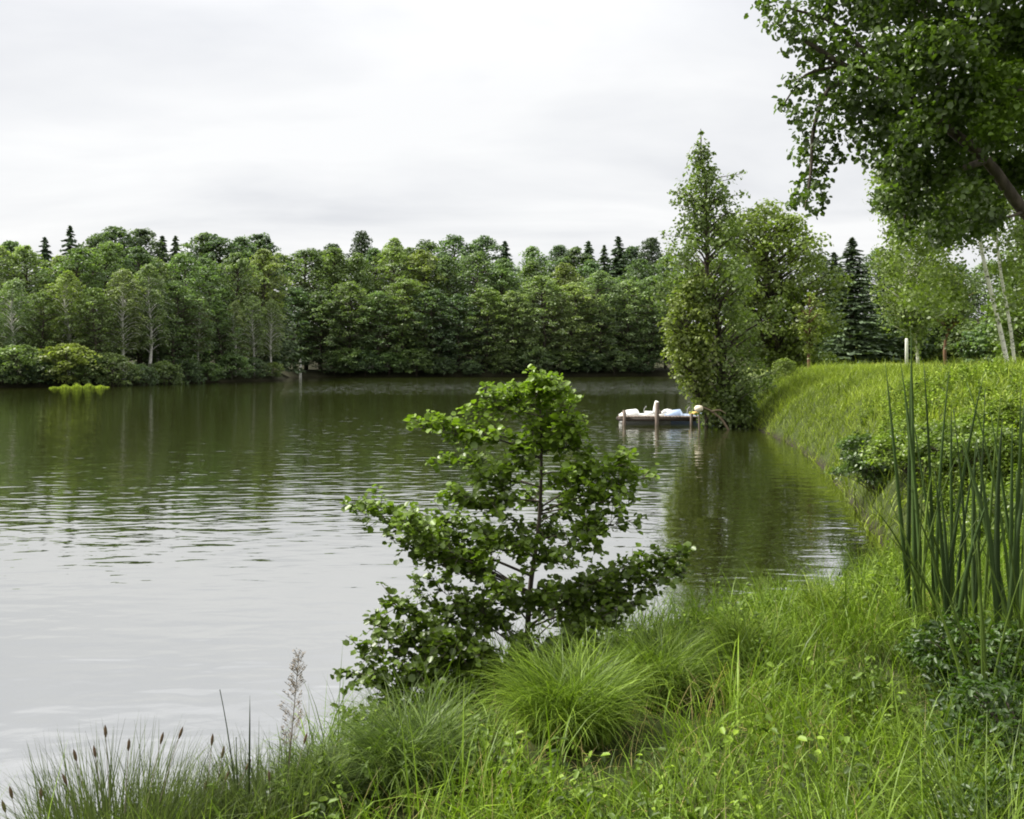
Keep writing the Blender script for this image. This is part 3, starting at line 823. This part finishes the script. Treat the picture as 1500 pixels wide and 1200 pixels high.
# ------------------------------------------------------------------ grass
def grass_field(name, n, xr, yr, Lr, Wr, bend, color, dmin=.0, clumpy=True, keep=None, tint=(.1, .9), segs=3, rough=1.):
    x = xr[0] + (xr[1] - xr[0]) * rng.random(n); y = yr[0] + (yr[1] - yr[0]) * rng.random(n) ** .8
    ok = np.abs(x / y) < .68
    if keep is not None: ok &= keep(x, y)
    x, y = x[ok], y[ok]
    d = lake_dist(x, y); ok = d > dmin; x, y, d = x[ok], y[ok], d[ok]
    m = len(x); z = ground(x, y) - .02
    a = 3 * wob(x, y, 1.7, .7) + 2 * wob(x, y, 4.1, 2.) + rng.normal(size=m) * 1.5
    L = Lr[0] + (Lr[1] - Lr[0]) * rng.random(m)
    L *= .78 + rough * (.2 * wob(x, y, 2.1, 5.) + .17 * wob(x, y, 5.1, 1.) + .12 * wob(x, y, 11., 4.))
    L = np.maximum(L, Lr[0] * .4)
    T = np.clip(tint[0] + (tint[1] - tint[0]) * rng.random(m) * .8 + .1 * wob(x, y, 1.3, 3.) + .09 * wob(x, y, 5.3, 1.) + .09 * wob(x, y, .5, 2.), 0, 1)
    g = Geo()
    blades(g, np.stack([x, y, z], 1), L, Wr[0] + (Wr[1] - Wr[0]) * rng.random(m) ** 2, np.stack([np.cos(a), np.sin(a), 0 * a], 1), bend[0] + (bend[1] - bend[0]) * rng.random(m), T, segs)
    print(name, m)
    return g.obj(name, M_GRASS, color=color)


G1 = (.098, .162, .014)
o1 = grass_field('bank_grass', 120000, (-4.8, 7.5), (1.6, 12.5), (.25, .72), (.005, .014), (.3, 2.3), G1, segs=4, rough=1.6, keep=lambda x, y: np.min([np.hypot(x - (a - 750) / F_PX * b, y - b + .35) - r for a, b, r in ((835, 6.0, .62), (965, 6.7, .45), (600, 5.6, .45), (1444, 6.25, .42), (1510, 5.05, .35))], axis=0) > 0)
tag(o1, 'long tangled bright green grass covering the near bank', 'grass', kind='stuff')
o2 = grass_field('bank_grass', 150000, (3.5, 26), (10.5, 46), (.25, .6), (.012, .03), (.3, 2.1), (.145, .20, .024), segs=4, keep=lambda x, y: (lake_dist(x, y) < 9), dmin=-.12, rough=1.7)
tag(o2, 'sunlit pale green grass on the sloping bank beyond the bay', 'grass', kind='stuff')
o3 = grass_field('meadow_grass', 60000, (9, 48), (28, 78), (.08, .2), (.02, .05), (.2, 1.2), (.24, .245, .055), segs=2, dmin=3, keep=lambda x, y: ground(x, y) > 1.7)
tag(o3, 'short yellow-green meadow grass on top of the right bank', 'grass', kind='stuff')


# tussocks
def tussock(px, py, Y, rad, L, n, color, label, droop=(.9, 1.9), group='grass tussocks on the near bank', name='grass_tussock'):
    x = (px - 750) / F_PX * Y; y = Y; z = gz(x, y)
    az = rng.random(n) * 6.28; r = rad * np.sqrt(rng.random(n)) * .55
    base = np.stack([r * np.cos(az), r * np.sin(az), .12 * (1 - r / rad)], 1)
    a2 = az + rng.normal(size=n) * 1.25 + .6
    o = thing(name, label, 'grass tussock', (x, y, z), 0, group)
    g = Geo()
    blades(g, base, L * (.45 + .85 * rng.random(n) ** 1.5), .004 + .007 * rng.random(n) ** 2, np.stack([np.cos(a2), np.sin(a2), 0 * a2], 1),
           droop[0] + (droop[1] - droop[0]) * rng.random(n) * (.5 + r / rad), np.clip(.05 + .85 * rng.random(n), 0, 1), 5)
    g.obj('leaf_blades', M_GRASS, o, color=color)
    return o


tussock(835, 1075, 6.0, .52, .64, 4200, (.095, .155, .018), 'largest drooping grass tussock, just below the leafy sapling')
tussock(965, 1000, 6.7, .45, .6, 2200, (.09, .145, .02), 'rounded grass tussock right of the largest tussock, by the bay')
tussock(600, 1170, 5.6, .45, .58, 2600, (.07, .112, .026), 'dark green tussock at the water\'s edge left of the sapling')
tussock(480, 1200, 5.5, .34, .42, 1800, (.075, .118, .028), 'smaller dark tussock leftmost of those below the sapling')
tussock(1090, 975, 7.4, .35, .45, 1100, (.11, .17, .02), 'bright tussock on the bank at the bay\'s near corner')
tussock(1215, 900, 8.6, .35, .45, 1000, (.115, .17, .022), 'bright tussock beside the white water patch near the reeds')


# sedge clump with seed heads, bottom left
def stalk(base, tip, r=.0035, sag=.1):
    m = (np.asarray(base) + np.asarray(tip)) / 2 + np.array([0, 0, sag])
    return curve(base, m, tip, 7)


def seed(line, L=.07, r=.009):
    d = nrm(line[-1] - line[-2]); p0 = line[-1]
    return tube([p0, p0 + d * L * .3, p0 + d * L * .7, p0 + d * L], [r * .4, r, r * .9, r * .15], 6)


def sedge(px, py, Y, rad, L, n, label, seeds):
    x = (px - 750) / F_PX * Y; z = max(0, gz(x, Y)) - .05
    o = thing('sedge_clump', label, 'sedge', (x, Y, z), 0, 'sedge clumps at the near waterline')
    az = rng.random(n) * 6.28; r = rad * np.sqrt(rng.random(n)); a2 = az + rng.normal(size=n) * .6
    g = Geo()
    blades(g, np.stack([r * np.cos(az), r * np.sin(az) * .7, 0 * az], 1), L * (.5 + .6 * rng.random(n)), .005 + .005 * rng.random(n), np.stack([np.cos(a2), np.sin(a2), 0 * a2], 1),
           .15 + 1.1 * rng.random(n) ** 1.3, np.clip(.1 + .6 * rng.random(n), 0, 1), 5)
    g.obj('leaf_blades', M_GRASS, o, color=(.085, .115, .045))
    for (sx, sy, SY) in seeds:
        tip = P(sx, sy, SY) - np.array([x, Y, z])
        ln = stalk((tip[0] * .35, tip[1] * .5, 0), tip, sag=.12)
        s = Geo().add(*tube(ln, np.linspace(.003, .0015, 7), 4)).obj('stalk', M_PLUME, o, True)
        Geo().add(*seed(ln)).obj('seed_head', M_SEED, s, True)


sedge(172, 1275, 5.0, .42, .82, 1700, 'large sedge clump with dark seed heads at the lower left waterline',
      [(112, 1115, 4.9), (155, 1080, 5.0), (188, 1100, 5.0), (235, 1090, 5.0), (262, 1082, 5.05), (98, 1150, 4.9), (140, 1110, 5.1)])
sedge(60, 1275, 4.8, .25, .55, 450, 'thin sedge clump left of the large sedge clump, nearest the corner', [(18, 1170, 4.8), (60, 1172, 4.8), (8, 1190, 4.7)])
sedge(290, 1255, 5.2, .34, .6, 1000, 'low sedge clump between the large sedge clump and the thin stalks', [(310, 1092, 5.2), (325, 1110, 5.25), (300, 1160, 5.2), (330, 1145, 5.2), (360, 1128, 5.3)])
sedge(400, 1240, 5.3, .36, .6, 1200, 'low sedge clump right of the two sharp stalks', [(395, 1145, 5.3), (445, 1090, 5.4)])


# reed blades
def reed_plant(label, leaves_, color, name='reed_plant', group='tall reeds on the near bank', w=.036):
    """leaves: (base px, base py, tip px, tip py, depth)"""
    b = P(leaves_[0][0], leaves_[0][1], leaves_[0][4]); zb = max(gz(b[0], b[1]), 0); b = np.array([b[0], b[1], zb])
    o = thing(name, label, 'reed', b, 0, group)
    for (bx, by, tx, ty, Yd) in leaves_:
        p0 = P(bx, by, Yd) - b; p2 = P(tx + (rnd(-34, 34) if 'lone' not in group else 0), ty, Yd + rnd(-.15, .15)) - b
        p0[2] = min(p0[2], 0) - .05
        bow = np.array([(p2[0] - p0[0]) * rnd(-.6, -.2) + rnd(-.07, .07), rnd(-.05, .05), .05])
        c = curve(p0, (p0 + p2) / 2 + bow, p2, 9)
        t = np.linspace(0, 1, 9)
        az = rnd(-.5, .5); sd = np.array([math.cos(az), math.sin(az), 0])
        wd = w * rnd(.8, 1.2) * (1 - t ** 3 * .95) * .5
        nrmv = np.array([-sd[1], sd[0], 0]) * .004
        ring = np.stack([c - sd * wd[:, None], c - nrmv, c + sd * wd[:, None], c + nrmv], 1)
        g = Geo(); loft(g, ring); g.T = [np.full(g.n, rnd(.15, .6))]
        g.obj('leaf_blade', M_GRASS, o, color=color)
    return o


RC = (.05, .09, .022)
reed_plant('reed plant with outward-leaning left blade, leftmost of the tall reeds', [(1335, 740, 1284, 525, 8.0), (1330, 760, 1322, 488, 8.0), (1342, 760, 1345, 560, 8.1)], RC)
reed_plant('reed plant whose long straight blades cross the pale post', [(1340, 780, 1362, 480, 7.8), (1352, 790, 1350, 520, 7.8), (1368, 790, 1360, 530, 7.9), (1372, 800, 1375, 535, 7.9)], RC)
reed_plant('reed plant with a blade bent to the right over the meadow', [(1385, 720, 1415, 540, 8.0), (1380, 790, 1368, 600, 7.7), (1398, 800, 1392, 590, 7.8)], RC)
reed_plant('reed plant of upright dark blades left of the forked reed', [(1425, 830, 1450, 570, 7.0), (1415, 800, 1428, 600, 7.2), (1432, 840, 1432, 640, 7.1), (1400, 820, 1405, 660, 7.2)], (.042, .072, .022), w=.034)
reed_plant('forked reed plant with two thick blades spreading in a V', [(1466, 900, 1428, 640, 6.6), (1470, 900, 1500, 690, 6.6), (1468, 880, 1462, 610, 6.7), (1474, 890, 1482, 640, 6.7)], (.04, .07, .02), w=.042)
reed_plant('reed plant with blades leaning out past the frame edge, rightmost of the reeds', [(1490, 800, 1484, 560, 7.2), (1500, 830, 1530, 600, 7.0), (1480, 800, 1508, 620, 7.1), (1495, 760, 1470, 590, 7.3)], RC, w=.036)
reed_plant('broad reed plant bending far to the left across the forked reed', [(1482, 880, 1440, 560, 6.9), (1486, 890, 1412, 640, 6.8), (1490, 880, 1478, 585, 6.9), (1494, 880, 1525, 650, 6.8)], (.055, .095, .024), w=.044)
reed_plant('pale reed plant with one blade drooping over to the right', [(1440, 800, 1475, 560, 7.4), (1436, 800, 1400, 610, 7.5), (1444, 800, 1505, 660, 7.4)], (.095, .15, .03), w=.034)
reed_plant('short reed plant between the straight reeds and bent reed, low in the grass', [(1385, 900, 1350, 700, 6.9), (1390, 890, 1400, 690, 6.9), (1400, 900, 1425, 720, 6.8), (1392, 900, 1378, 730, 6.9)], RC)
reed_plant('dark sharp reed stalk leaning left above the low sedge', [(352, 1240, 322, 1010, 5.2), (356, 1240, 346, 1080, 5.25)], (.05, .07, .035), group='lone reed stalks at the near waterline', w=.014)
reed_plant('upright dark reed stalk right of the leaning stalk', [(362, 1220, 366, 1018, 5.3)], (.05, .07, .035), group='lone reed stalks at the near waterline', w=.014)

random.seed(77)
FAN = [(1352, 800, 7.6, 'fan of light green reeds at the foot of the leftmost tall reeds'), (1420, 790, 7.9, 'fan of arching light reeds behind the dark upright reeds'),
       (1492, 860, 6.4, 'fan of broad arching reeds right of the forked reed'), (1440, 940, 6.0, 'low arching reed fan in front of the forked reed'),
       (1388, 860, 7.0, 'arching reed fan at the foot of the bent reed')]
for bx, by, Yd, lab in FAN:
    lv = []
    for q in range(6):
        sx = -1 + 2 * (q + rnd(.1, .9)) / 6; h_ = rnd(100, 180) * 6.8 / Yd
        lv.append((bx + rnd(-9, 9), by, bx + sx * 95 * 7 / Yd, by - h_ * (1 - .45 * abs(sx)), Yd))
    reed_plant(lab, lv, (.095, .15, .026), w=.026)


# feathery grass
def feathery(px, py, base, Y, label):
    b = P(*base, Y); b[2] = max(0, gz(b[0], b[1])); o = thing('feathery_grass', label, 'grass plant', b)
    ln = stalk((0, 0, 0), P(px, py, Y) - b, sag=.02)
    Geo().add(*tube(ln, np.linspace(.005, .002, 7), 5)).obj('stalk', M_PLUME, o, True)
    g = Geo()
    for k in range(110):
        t = rnd(.45, 1); p = along(ln, t); az = rnd(0, 6.28); l2 = .12 * (1.25 - t) * rnd(.5, 1.2)
        e = p + np.array([math.cos(az) * l2, math.sin(az) * l2, l2 * 1.1])
        g.add(*tube(curve(p, (p + e) / 2, e + (0, 0, -.01), 4), [.0012, .001, .0012, .0025], 3))
        for q in range(3):
            pp = p + (e - p) * rnd(.5, 1); Pt, N = clump(pp, (.012, .012, .012), 3)
            leaf_quads(g, Pt, N, .012, ratio=.5)
    g.obj('plume', M_PLUME, o)
    g = Geo()
    for (tx, ty) in ((404, 1130), (425, 1085), (455, 1120)):
        e = P(tx, ty, Y) - b; c = curve((0, 0, 0), e * .5 + (0, 0, .05), e, 7); t = np.linspace(0, 1, 7); sd = np.array([1, 0, 0]); wd = .008 * (1 - t ** 2 * .9)
        ring = np.stack([c - sd * wd[:, None], c - np.array([0, .002, 0]), c + sd * wd[:, None], c + np.array([0, .002, 0])], 1); loft(g, ring)
    g.obj('leaf_blades', M_GRASS, o, color=(.06, .09, .035))


feathery(438, 958, (415, 1230), 5.4, 'tall feathery grass plume between the sharp reed stalks and the leafy sapling')


# leafy bushes on the bank: bramble by the bay, shade-darkened growth in the hollow under the reeds
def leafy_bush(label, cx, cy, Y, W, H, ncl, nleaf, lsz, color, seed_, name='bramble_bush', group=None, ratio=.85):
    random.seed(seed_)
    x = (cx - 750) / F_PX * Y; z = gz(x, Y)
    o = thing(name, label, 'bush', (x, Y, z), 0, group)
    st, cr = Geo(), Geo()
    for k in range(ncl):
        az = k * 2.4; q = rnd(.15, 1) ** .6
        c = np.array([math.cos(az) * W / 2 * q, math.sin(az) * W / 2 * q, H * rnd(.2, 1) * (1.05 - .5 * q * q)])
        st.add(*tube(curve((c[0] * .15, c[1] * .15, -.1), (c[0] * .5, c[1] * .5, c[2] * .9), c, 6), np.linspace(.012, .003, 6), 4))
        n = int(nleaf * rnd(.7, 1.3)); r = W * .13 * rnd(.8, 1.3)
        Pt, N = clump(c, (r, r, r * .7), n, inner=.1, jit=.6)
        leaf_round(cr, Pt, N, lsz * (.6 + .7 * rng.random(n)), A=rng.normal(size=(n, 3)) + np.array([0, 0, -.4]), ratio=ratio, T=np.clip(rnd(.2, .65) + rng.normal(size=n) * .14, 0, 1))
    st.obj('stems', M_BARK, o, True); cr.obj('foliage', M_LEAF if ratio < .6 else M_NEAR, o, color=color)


leafy_bush('dark leafy bush overhanging the bay\'s edge on the sloping bank', 1282, 690, 17.4, 1.5, 1.1, 80, 60, .062, (.075, .125, .028), 31)
leafy_bush('lighter leafy bush behind the leftmost reeds, right of the bay bush', 1345, 650, 15.5, 1.6, .8, 70, 60, .055, (.14, .20, .035), 32)
leafy_bush('leafy bush behind the bent reed at the meadow edge', 1420, 640, 14.5, 1.7, .75, 70, 60, .055, (.13, .19, .04), 33)
leafy_bush('bright leafy bush behind the rightmost reeds', 1500, 680, 11.5, 1.5, .8, 70, 60, .05, (.14, .2, .04), 34)
leafy_bush('dark leafy growth in the shaded hollow at the forked reed\'s foot', 1440, 920, 6.5, 1.0, .5, 90, 40, .05, (.045, .088, .012), 35, ratio=.5)  # this and the next two bushes: corner shade put into the leaf colour
leafy_bush('shade-darkened bush at the frame edge below the rightmost reeds', 1520, 1000, 5.2, 1.15, .62, 100, 40, .05, (.042, .082, .012), 36, ratio=.5)
leafy_bush('low shade-darkened bush nearest the camera in the right corner', 1500, 1180, 4.1, .8, .42, 80, 40, .04, (.045, .085, .012), 37, ratio=.5)
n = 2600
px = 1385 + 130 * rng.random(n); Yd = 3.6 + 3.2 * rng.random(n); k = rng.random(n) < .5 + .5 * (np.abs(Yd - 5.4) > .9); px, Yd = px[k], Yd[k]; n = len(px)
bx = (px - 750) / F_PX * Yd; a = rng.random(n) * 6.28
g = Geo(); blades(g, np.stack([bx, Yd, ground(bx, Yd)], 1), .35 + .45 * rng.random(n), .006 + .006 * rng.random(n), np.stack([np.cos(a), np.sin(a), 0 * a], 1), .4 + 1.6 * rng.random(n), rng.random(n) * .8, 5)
tag(g.obj('shade_tinted_grass', M_GRASS, color=(.085, .135, .018)), 'shade-darkened grass arching through the right corner', 'grass', kind='stuff')  # green set darker than the bank grass to stand in for corner shade
n = 9000
hx = -3 + 9.5 * rng.random(n); hy = 2.4 + 8.5 * rng.random(n); k = (lake_dist(hx, hy) > .3) & (wob(hx, hy, 1.9, 3.) > .1); hx, hy = hx[k], hy[k]; n = len(hx)
g = Geo(); leaf_round(g, np.stack([hx, hy, ground(hx, hy) + .08 + .24 * rng.random(n)], 1), np.array([0, -.2, 1.]) + rng.normal(size=(n, 3)) * .5, .03 + .035 * rng.random(n), ratio=.6, T=rng.random(n))
tag(g.obj('herb_leaves', M_GRASS, color=(.085, .14, .018)), 'small broad herb leaves mixed into the near grass', 'herbs', kind='stuff')

def weeds(name, label, pts, hr, lsz, color):
    """upright leafy weeds, too many and too tangled to count"""
    g = Geo()
    for x, y in pts:
        z = gz(x, y); h_ = rnd(*hr); ln = np.array([rnd(-.25, .25), rnd(-.25, .25), 1]) * h_
        c = curve((x, y, z - .03), np.array([x, y, z]) + ln * .5 + np.array([rnd(-.04, .04), rnd(-.04, .04), 0]), np.array([x, y, z]) + ln, 6)
        g.add(*tube(c, np.linspace(.004, .0015, 6), 4), .3)
        n = int(10 + h_ * 26); t = .15 + .85 * rng.random(n)
        p = np.stack([np.interp(t, np.linspace(0, 1, 6), c[:, k]) for k in range(3)], 1)
        az = rng.random(n) * 6.28; A = np.stack([np.cos(az), np.sin(az), -.25 + .3 * rng.normal(size=n)], 1)
        leaf_round(g, p, np.array([0, 0, 1.]) + rng.normal(size=(n, 3)) * .3 + A * .3, lsz * (.5 + .8 * rng.random(n)) * (1.2 - .6 * t), A, .5, np.clip(rnd(.1, .8) + rng.normal(size=n) * .12, 0, 1))
    return tag(g.obj(name, M_GRASS, color=color), label, 'weeds', kind='stuff')


random.seed(91)
spots = []
for _ in range(4000):
    x, y = rnd(-2.2, 5.2), rnd(2.6, 9.5)
    if abs(x / y) < .62 and lake_dist([x], [y])[0] > .25 and wob(x, y, 1.6, 6.) > .35: spots.append((x, y))
weeds('weeds', 'leafy weeds tangled through the long near grass', spots[:420], (.15, .48), .075, (.075, .125, .016))
spots = []
for _ in range(5000):
    Yd = rnd(8.5, 24); px = rnd(1255, 1520); x = (px - 750) / F_PX * Yd
    if .7 < lake_dist([x], [Yd])[0] < 7 and wob(x, Yd, 1.1, 2.) > .1: spots.append((x, Yd))
for _ in range(5000):
    Yd = rnd(22, 40); px = rnd(1100, 1330); x = (px - 750) / F_PX * Yd
    if -.05 < lake_dist([x], [Yd])[0] < 5 and wob(x, Yd, .9, 4.) > .25 and len(spots) < 1400: spots.append((x, Yd))
weeds('weeds', 'taller leafy weeds on the sloping bank behind the reeds', spots[:230] + spots[-400:], (.25, .65), .10, (.115, .175, .024))
o4 = grass_field('dry_grass', 13000, (-4.8, 7.5), (1.8, 11), (.25, .6), (.003, .007), (.5, 2.2), (.23, .20, .09), segs=4)
tag(o4, 'scattered dry straw-coloured blades in the near grass', 'dry grass', kind='stuff')

# white post on the meadow
pw = P(1328, 527, 44.); zg = gz(pw[0], pw[1])
M_WHITE = simple('weathered_white_paint', (.62, .61, .56), .7, 8, .2)
o = thing('wooden_post', 'plain white wooden post standing on the meadow behind the reeds', 'post', (pw[0], pw[1], zg))
g = Geo(); loft(g, [[(s * a, s * b_, z) for a, b_ in ((1, 1), (-1, 1), (-1, -1), (1, -1))] for z, s in ((-.2, .06), (1.6, .055), (1.66, .04))])
g.obj('post', M_WHITE, o)

# ------------------------------------------------------------------ pedal boats and jetty
M_WOOD = simple('wet_wood', (.05, .038, .028), .8, 12, .5)
M_PILE = simple('pile_wood', (.16, .125, .10), .85, 10, .4)
M_HULL = simple('white_plastic', (.78, .77, .74), .35, 3, .06)
M_BLUE = simple('pale_blue_plastic', (.36, .46, .66), .35, 3, .08)
M_YEL = simple('yellow_plastic', (.75, .52, .13), .4)
M_GREY = simple('grey_trim', (.25, .25, .26), .5)
M_STEEL = simple('steel', (.35, .35, .36), .35)


def pedal_boat(label, loc, rz, hullm, seatm):
    o = thing('pedal_boat', label, 'boat', loc, rz, 'pedal boats moored at the jetty')
    o.scale = (.82, .9, .95)

    def obj(n, g, m, par=o, s=True):
        ob = g.obj(n, m, par, s)
        return ob
    for sgn in (-1, 1):
        g = Geo(); secs = []
        for x in np.linspace(-1.5, 1.6, 12):
            t = (x + 1.5) / 3.1
            w = .26 * min(1, (1 - t) * 4 + .12) ** .6; zb = -.18 + .3 * max(0, t - .72) ** 1.2 * 3; zt = .36 + .1 * max(0, t - .6)
            yc = sgn * (.52 - .1 * max(0, t - .7))
            secs.append([(x, yc + w * math.cos(a) * (1 if math.sin(a) > 0 else .8), (zt + zb) / 2 + (zt - zb) / 2 * max(-1, min(1, 1.25 * math.sin(a)))) for a in np.linspace(0, 6.283, 12, endpoint=False)])
        loft(g, secs); h = obj('hull', g, hullm)
        g = Geo(); box(g, -1.45, 1.3, sgn * .79 - .015, sgn * .79 + .015, .29, .345); obj('rub_strip', g, M_GREY, h, False)
    g = Geo()
    loft(g, [[(x, y, z) for y, z in ((-.74, .34), (-.74, .42), (-.6, zt), (.6, zt), (.74, .42), (.74, .34))] for x, zt in ((-1.4, .5), (-.9, .52), (-.5, .5), (-.35, .40), (.45, .40), (.6, .66), (1.15, .6), (1.5, .44))])
    obj('deck', g, hullm)
    for sgn in (-1, 1):
        g = Geo()
        loft(g, [[(x + dx, sgn * .36 + y, z + dz) for y, dx, dz in ((-.24, 0, 0), (-.24, -.02, .09), (.24, -.02, .09), (.24, 0, 0))] for x, z in ((.1, .46), (-.15, .45), (-.36, .47))])
        s = obj('seat', g, seatm, o, False)
        g = Geo()
        loft(g, [[(-.36 - lean + d, sgn * .36 + y * w, z) for y, d in ((-.24, 0), (-.2, -.09), (.2, -.09), (.24, 0))] for z, lean, w in ((.46, 0, 1), (.75, .06, 1), (1.0, .13, .9), (1.08, .16, .65))])
        obj('seat_back', g, seatm, s, False)
    g = Geo()
    loft(g, [[(-1.2 + .42 * math.cos(a), y, .42 + .26 * max(0, math.sin(a)) - .02 * (math.sin(a) <= 0)) for a in np.linspace(0, 6.283, 12, endpoint=False)] for y in (-.3, .3)])
    obj('paddle_cover', g, hullm)
    g = Geo().add(*tube([(.2, 0, .4), (.18, 0, .7), (.05, 0, .82)], [.018, .018, .02], 6)); obj('steering_lever', g, M_STEEL)
    return o


pedal_boat('white pedal boat moored behind the jetty post, farthest left', (6.45, 42.3, 0), R(177), M_HULL, M_HULL)
pedal_boat('pale blue pedal boat with yellow seats beside the bank', (8.45, 42.0, 0), R(168), M_BLUE, M_YEL)
o = thing('jetty', 'low dark wooden jetty on piles in front of the pedal boats', 'jetty', (4.95, 40.9, 0))
g = Geo()
for k in range(26): box(g, .02 + k * .158, .165 + k * .158, -.0, .75, .33 + .004 * (k % 3), .375 + .004 * (k % 3))
g.obj('deck_boards', M_PILE, o)
for y0 in (.03, .64):
    g = Geo(); box(g, -.05, 4.15, y0, y0 + .09, .17, .326); g.obj('beam', M_WOOD, o)
for x0, y0, zt, r in ((.22, -.09, .62, .07), (1.72, -.10, 1.02, .10), (3.3, -.09, .5, .07), (.3, .84, .6, .07), (2.0, .84, .6, .07)):
    g = Geo().add(*tube([(x0, y0, -1.4), (x0, y0, 0), (x0 + .01, y0, zt), (x0 + .01, y0, zt + .03)], [r, r, r * .95, r * .6], 9)); g.obj('pile', M_PILE, o, True)
g = Geo()
c = np.array([8.6, 40.7, gz(9.4, 41)])
o = thing('mooring_buoy', 'small cream round buoy between the boats and the tall tree', 'buoy', (8.0, 38.0, 0))
loft(g, [[(r * math.cos(a), r * math.sin(a), z) for a in np.linspace(0, 6.283, 10, endpoint=False)] for z, r in ((.76, .04), (.79, .14), (.86, .19), (.96, .19), (1.03, .13), (1.05, .04))])
g.obj('float', simple('cream_plastic', (.75, .66, .50), .5, 5, .1), o, True)
Geo().add(*tube([(0, 0, -1.2), (.02, 0, 0), (0, 0, .64)], [.045, .045, .04], 7)).obj('mooring_pole', M_PILE, o, True)
o = thing('driftwood', 'bleached fallen branch sloping into the water under the tall tree', 'branch', (8.75, 37.9, 0))
g = Geo().add(*tube(polyline([(-.75, 0, 1.0), (-.3, .05, .85), (.2, 0, .45), (.55, 0, -.1)], 4), np.linspace(.025, .055, 13), 7))
g.add(*tube(polyline([(-.2, .03, .8), (.1, -.1, .85), (.35, -.15, .7)], 3), np.linspace(.05, .015, 7), 5))
g.obj('branch', simple('bleached_wood', (.17, .13, .08), .85, 9, .4), o, True)

# ------------------------------------------------------------------ sky, sun, camera
SUN_EL, SUN_AZ = 50., 68.        # azimuth measured from +Y towards -X
w = bpy.data.worlds.new('World'); scene.world = w; w.use_nodes = True
nt = w.node_tree; nt.nodes.clear(); L = nt.links
out = nd(nt, 'ShaderNodeOutputWorld')
sky = nd(nt, 'ShaderNodeTexSky', sky_type='NISHITA', sun_disc=False)
sky.sun_elevation = R(SUN_EL); sky.sun_rotation = R(-SUN_AZ); sky.air_density = 1.2; sky.dust_density = 3
tc = nd(nt, 'ShaderNodeTexCoord')
sep = nd(nt, 'ShaderNodeSeparateXYZ'); L.new(tc.outputs['Generated'], sep.inputs[0])
zz = mathn(nt, 'MAXIMUM', sep.outputs[2], 0.0)
den = mathn(nt, 'ADD', zz, .16)
cv = nd(nt, 'ShaderNodeCombineXYZ')
L.new(mathn(nt, 'DIVIDE', sep.outputs[0], den), cv.inputs[0]); L.new(mathn(nt, 'DIVIDE', sep.outputs[1], den), cv.inputs[1])
mp = nd(nt, 'ShaderNodeMapping'); mp.inputs['Scale'].default_value = (.75, 1.25, 1); mp.inputs['Location'].default_value = (3.3, 1.2, 0)
L.new(cv.outputs[0], mp.inputs[0])
cl = noise(nt, mp.outputs[0], 1.1, 5, .52, .35)
smz = nd(nt, 'ShaderNodeMapRange', interpolation_type='SMOOTHSTEP'); L.new(zz, smz.inputs[0])
smz.inputs[1].default_value = .26; smz.inputs[2].default_value = .95
cloud = ramp(nt, cl, [(.32, (.78, .79, .82)), (.46, (.90, .905, .92)), (.62, (1.0, 1.0, 1.0))])
lum = mathn(nt, 'MULTIPLY_ADD', smz.outputs[0], .75, .455)         # an overcast sky is about three times as bright overhead as at the horizon
sv = nd(nt, 'ShaderNodeVectorMath', operation='SCALE'); L.new(cloud, sv.inputs[0]); L.new(lum, sv.inputs['Scale'])
bg1 = nd(nt, 'ShaderNodeBackground'); L.new(sky.outputs[0], bg1.inputs[0]); bg1.inputs[1].default_value = .1
bg2 = nd(nt, 'ShaderNodeBackground'); L.new(sv.outputs[0], bg2.inputs[0]); bg2.inputs[1].default_value = 1.0
mx = nd(nt, 'ShaderNodeMixShader'); mx.inputs[0].default_value = .95
L.new(bg1.outputs[0], mx.inputs[1]); L.new(bg2.outputs[0], mx.inputs[2]); L.new(mx.outputs[0], out.inputs[0])

sl = bpy.data.lights.new('sun', 'SUN'); sl.energy = 4.2; sl.angle = R(9); sl.color = (1, .96, .88)
so = bpy.data.objects.new('sun', sl); COL.objects.link(so)
from mathutils import Vector
to_sun = Vector((-math.sin(R(SUN_AZ)) * math.cos(R(SUN_EL)), math.cos(R(SUN_AZ)) * math.cos(R(SUN_EL)), math.sin(R(SUN_EL))))
so.rotation_euler = to_sun.to_track_quat('Z', 'Y').to_euler(); so.location = (0, 0, 30)

cam = bpy.data.cameras.new('camera'); co = bpy.data.objects.new('camera', cam); COL.objects.link(co)
cam.sensor_fit = 'HORIZONTAL'; cam.sensor_width = 36; cam.lens = F_PX / 1500 * 36
cam.shift_y = -(600 - HOR) / 1500
cam.clip_start = .05; cam.clip_end = 4000
co.location = (0, 0, EYE); co.rotation_euler = (R(90), 0, 0)
scene.camera = co
vs = scene.view_settings
scene.display_settings.display_device = 'sRGB'
vs.view_transform = 'Standard'; vs.look = 'None'; vs.exposure = 1.12; vs.gamma = 1; vs.use_curve_mapping = False
scene.render.engine = 'CYCLES'
cy = scene.cycles
cy.max_bounces = 6; cy.diffuse_bounces = 2; cy.glossy_bounces = 2; cy.transmission_bounces = 4; cy.caustics_reflective = False; cy.caustics_refractive = False
cy.filter_width = 1.9
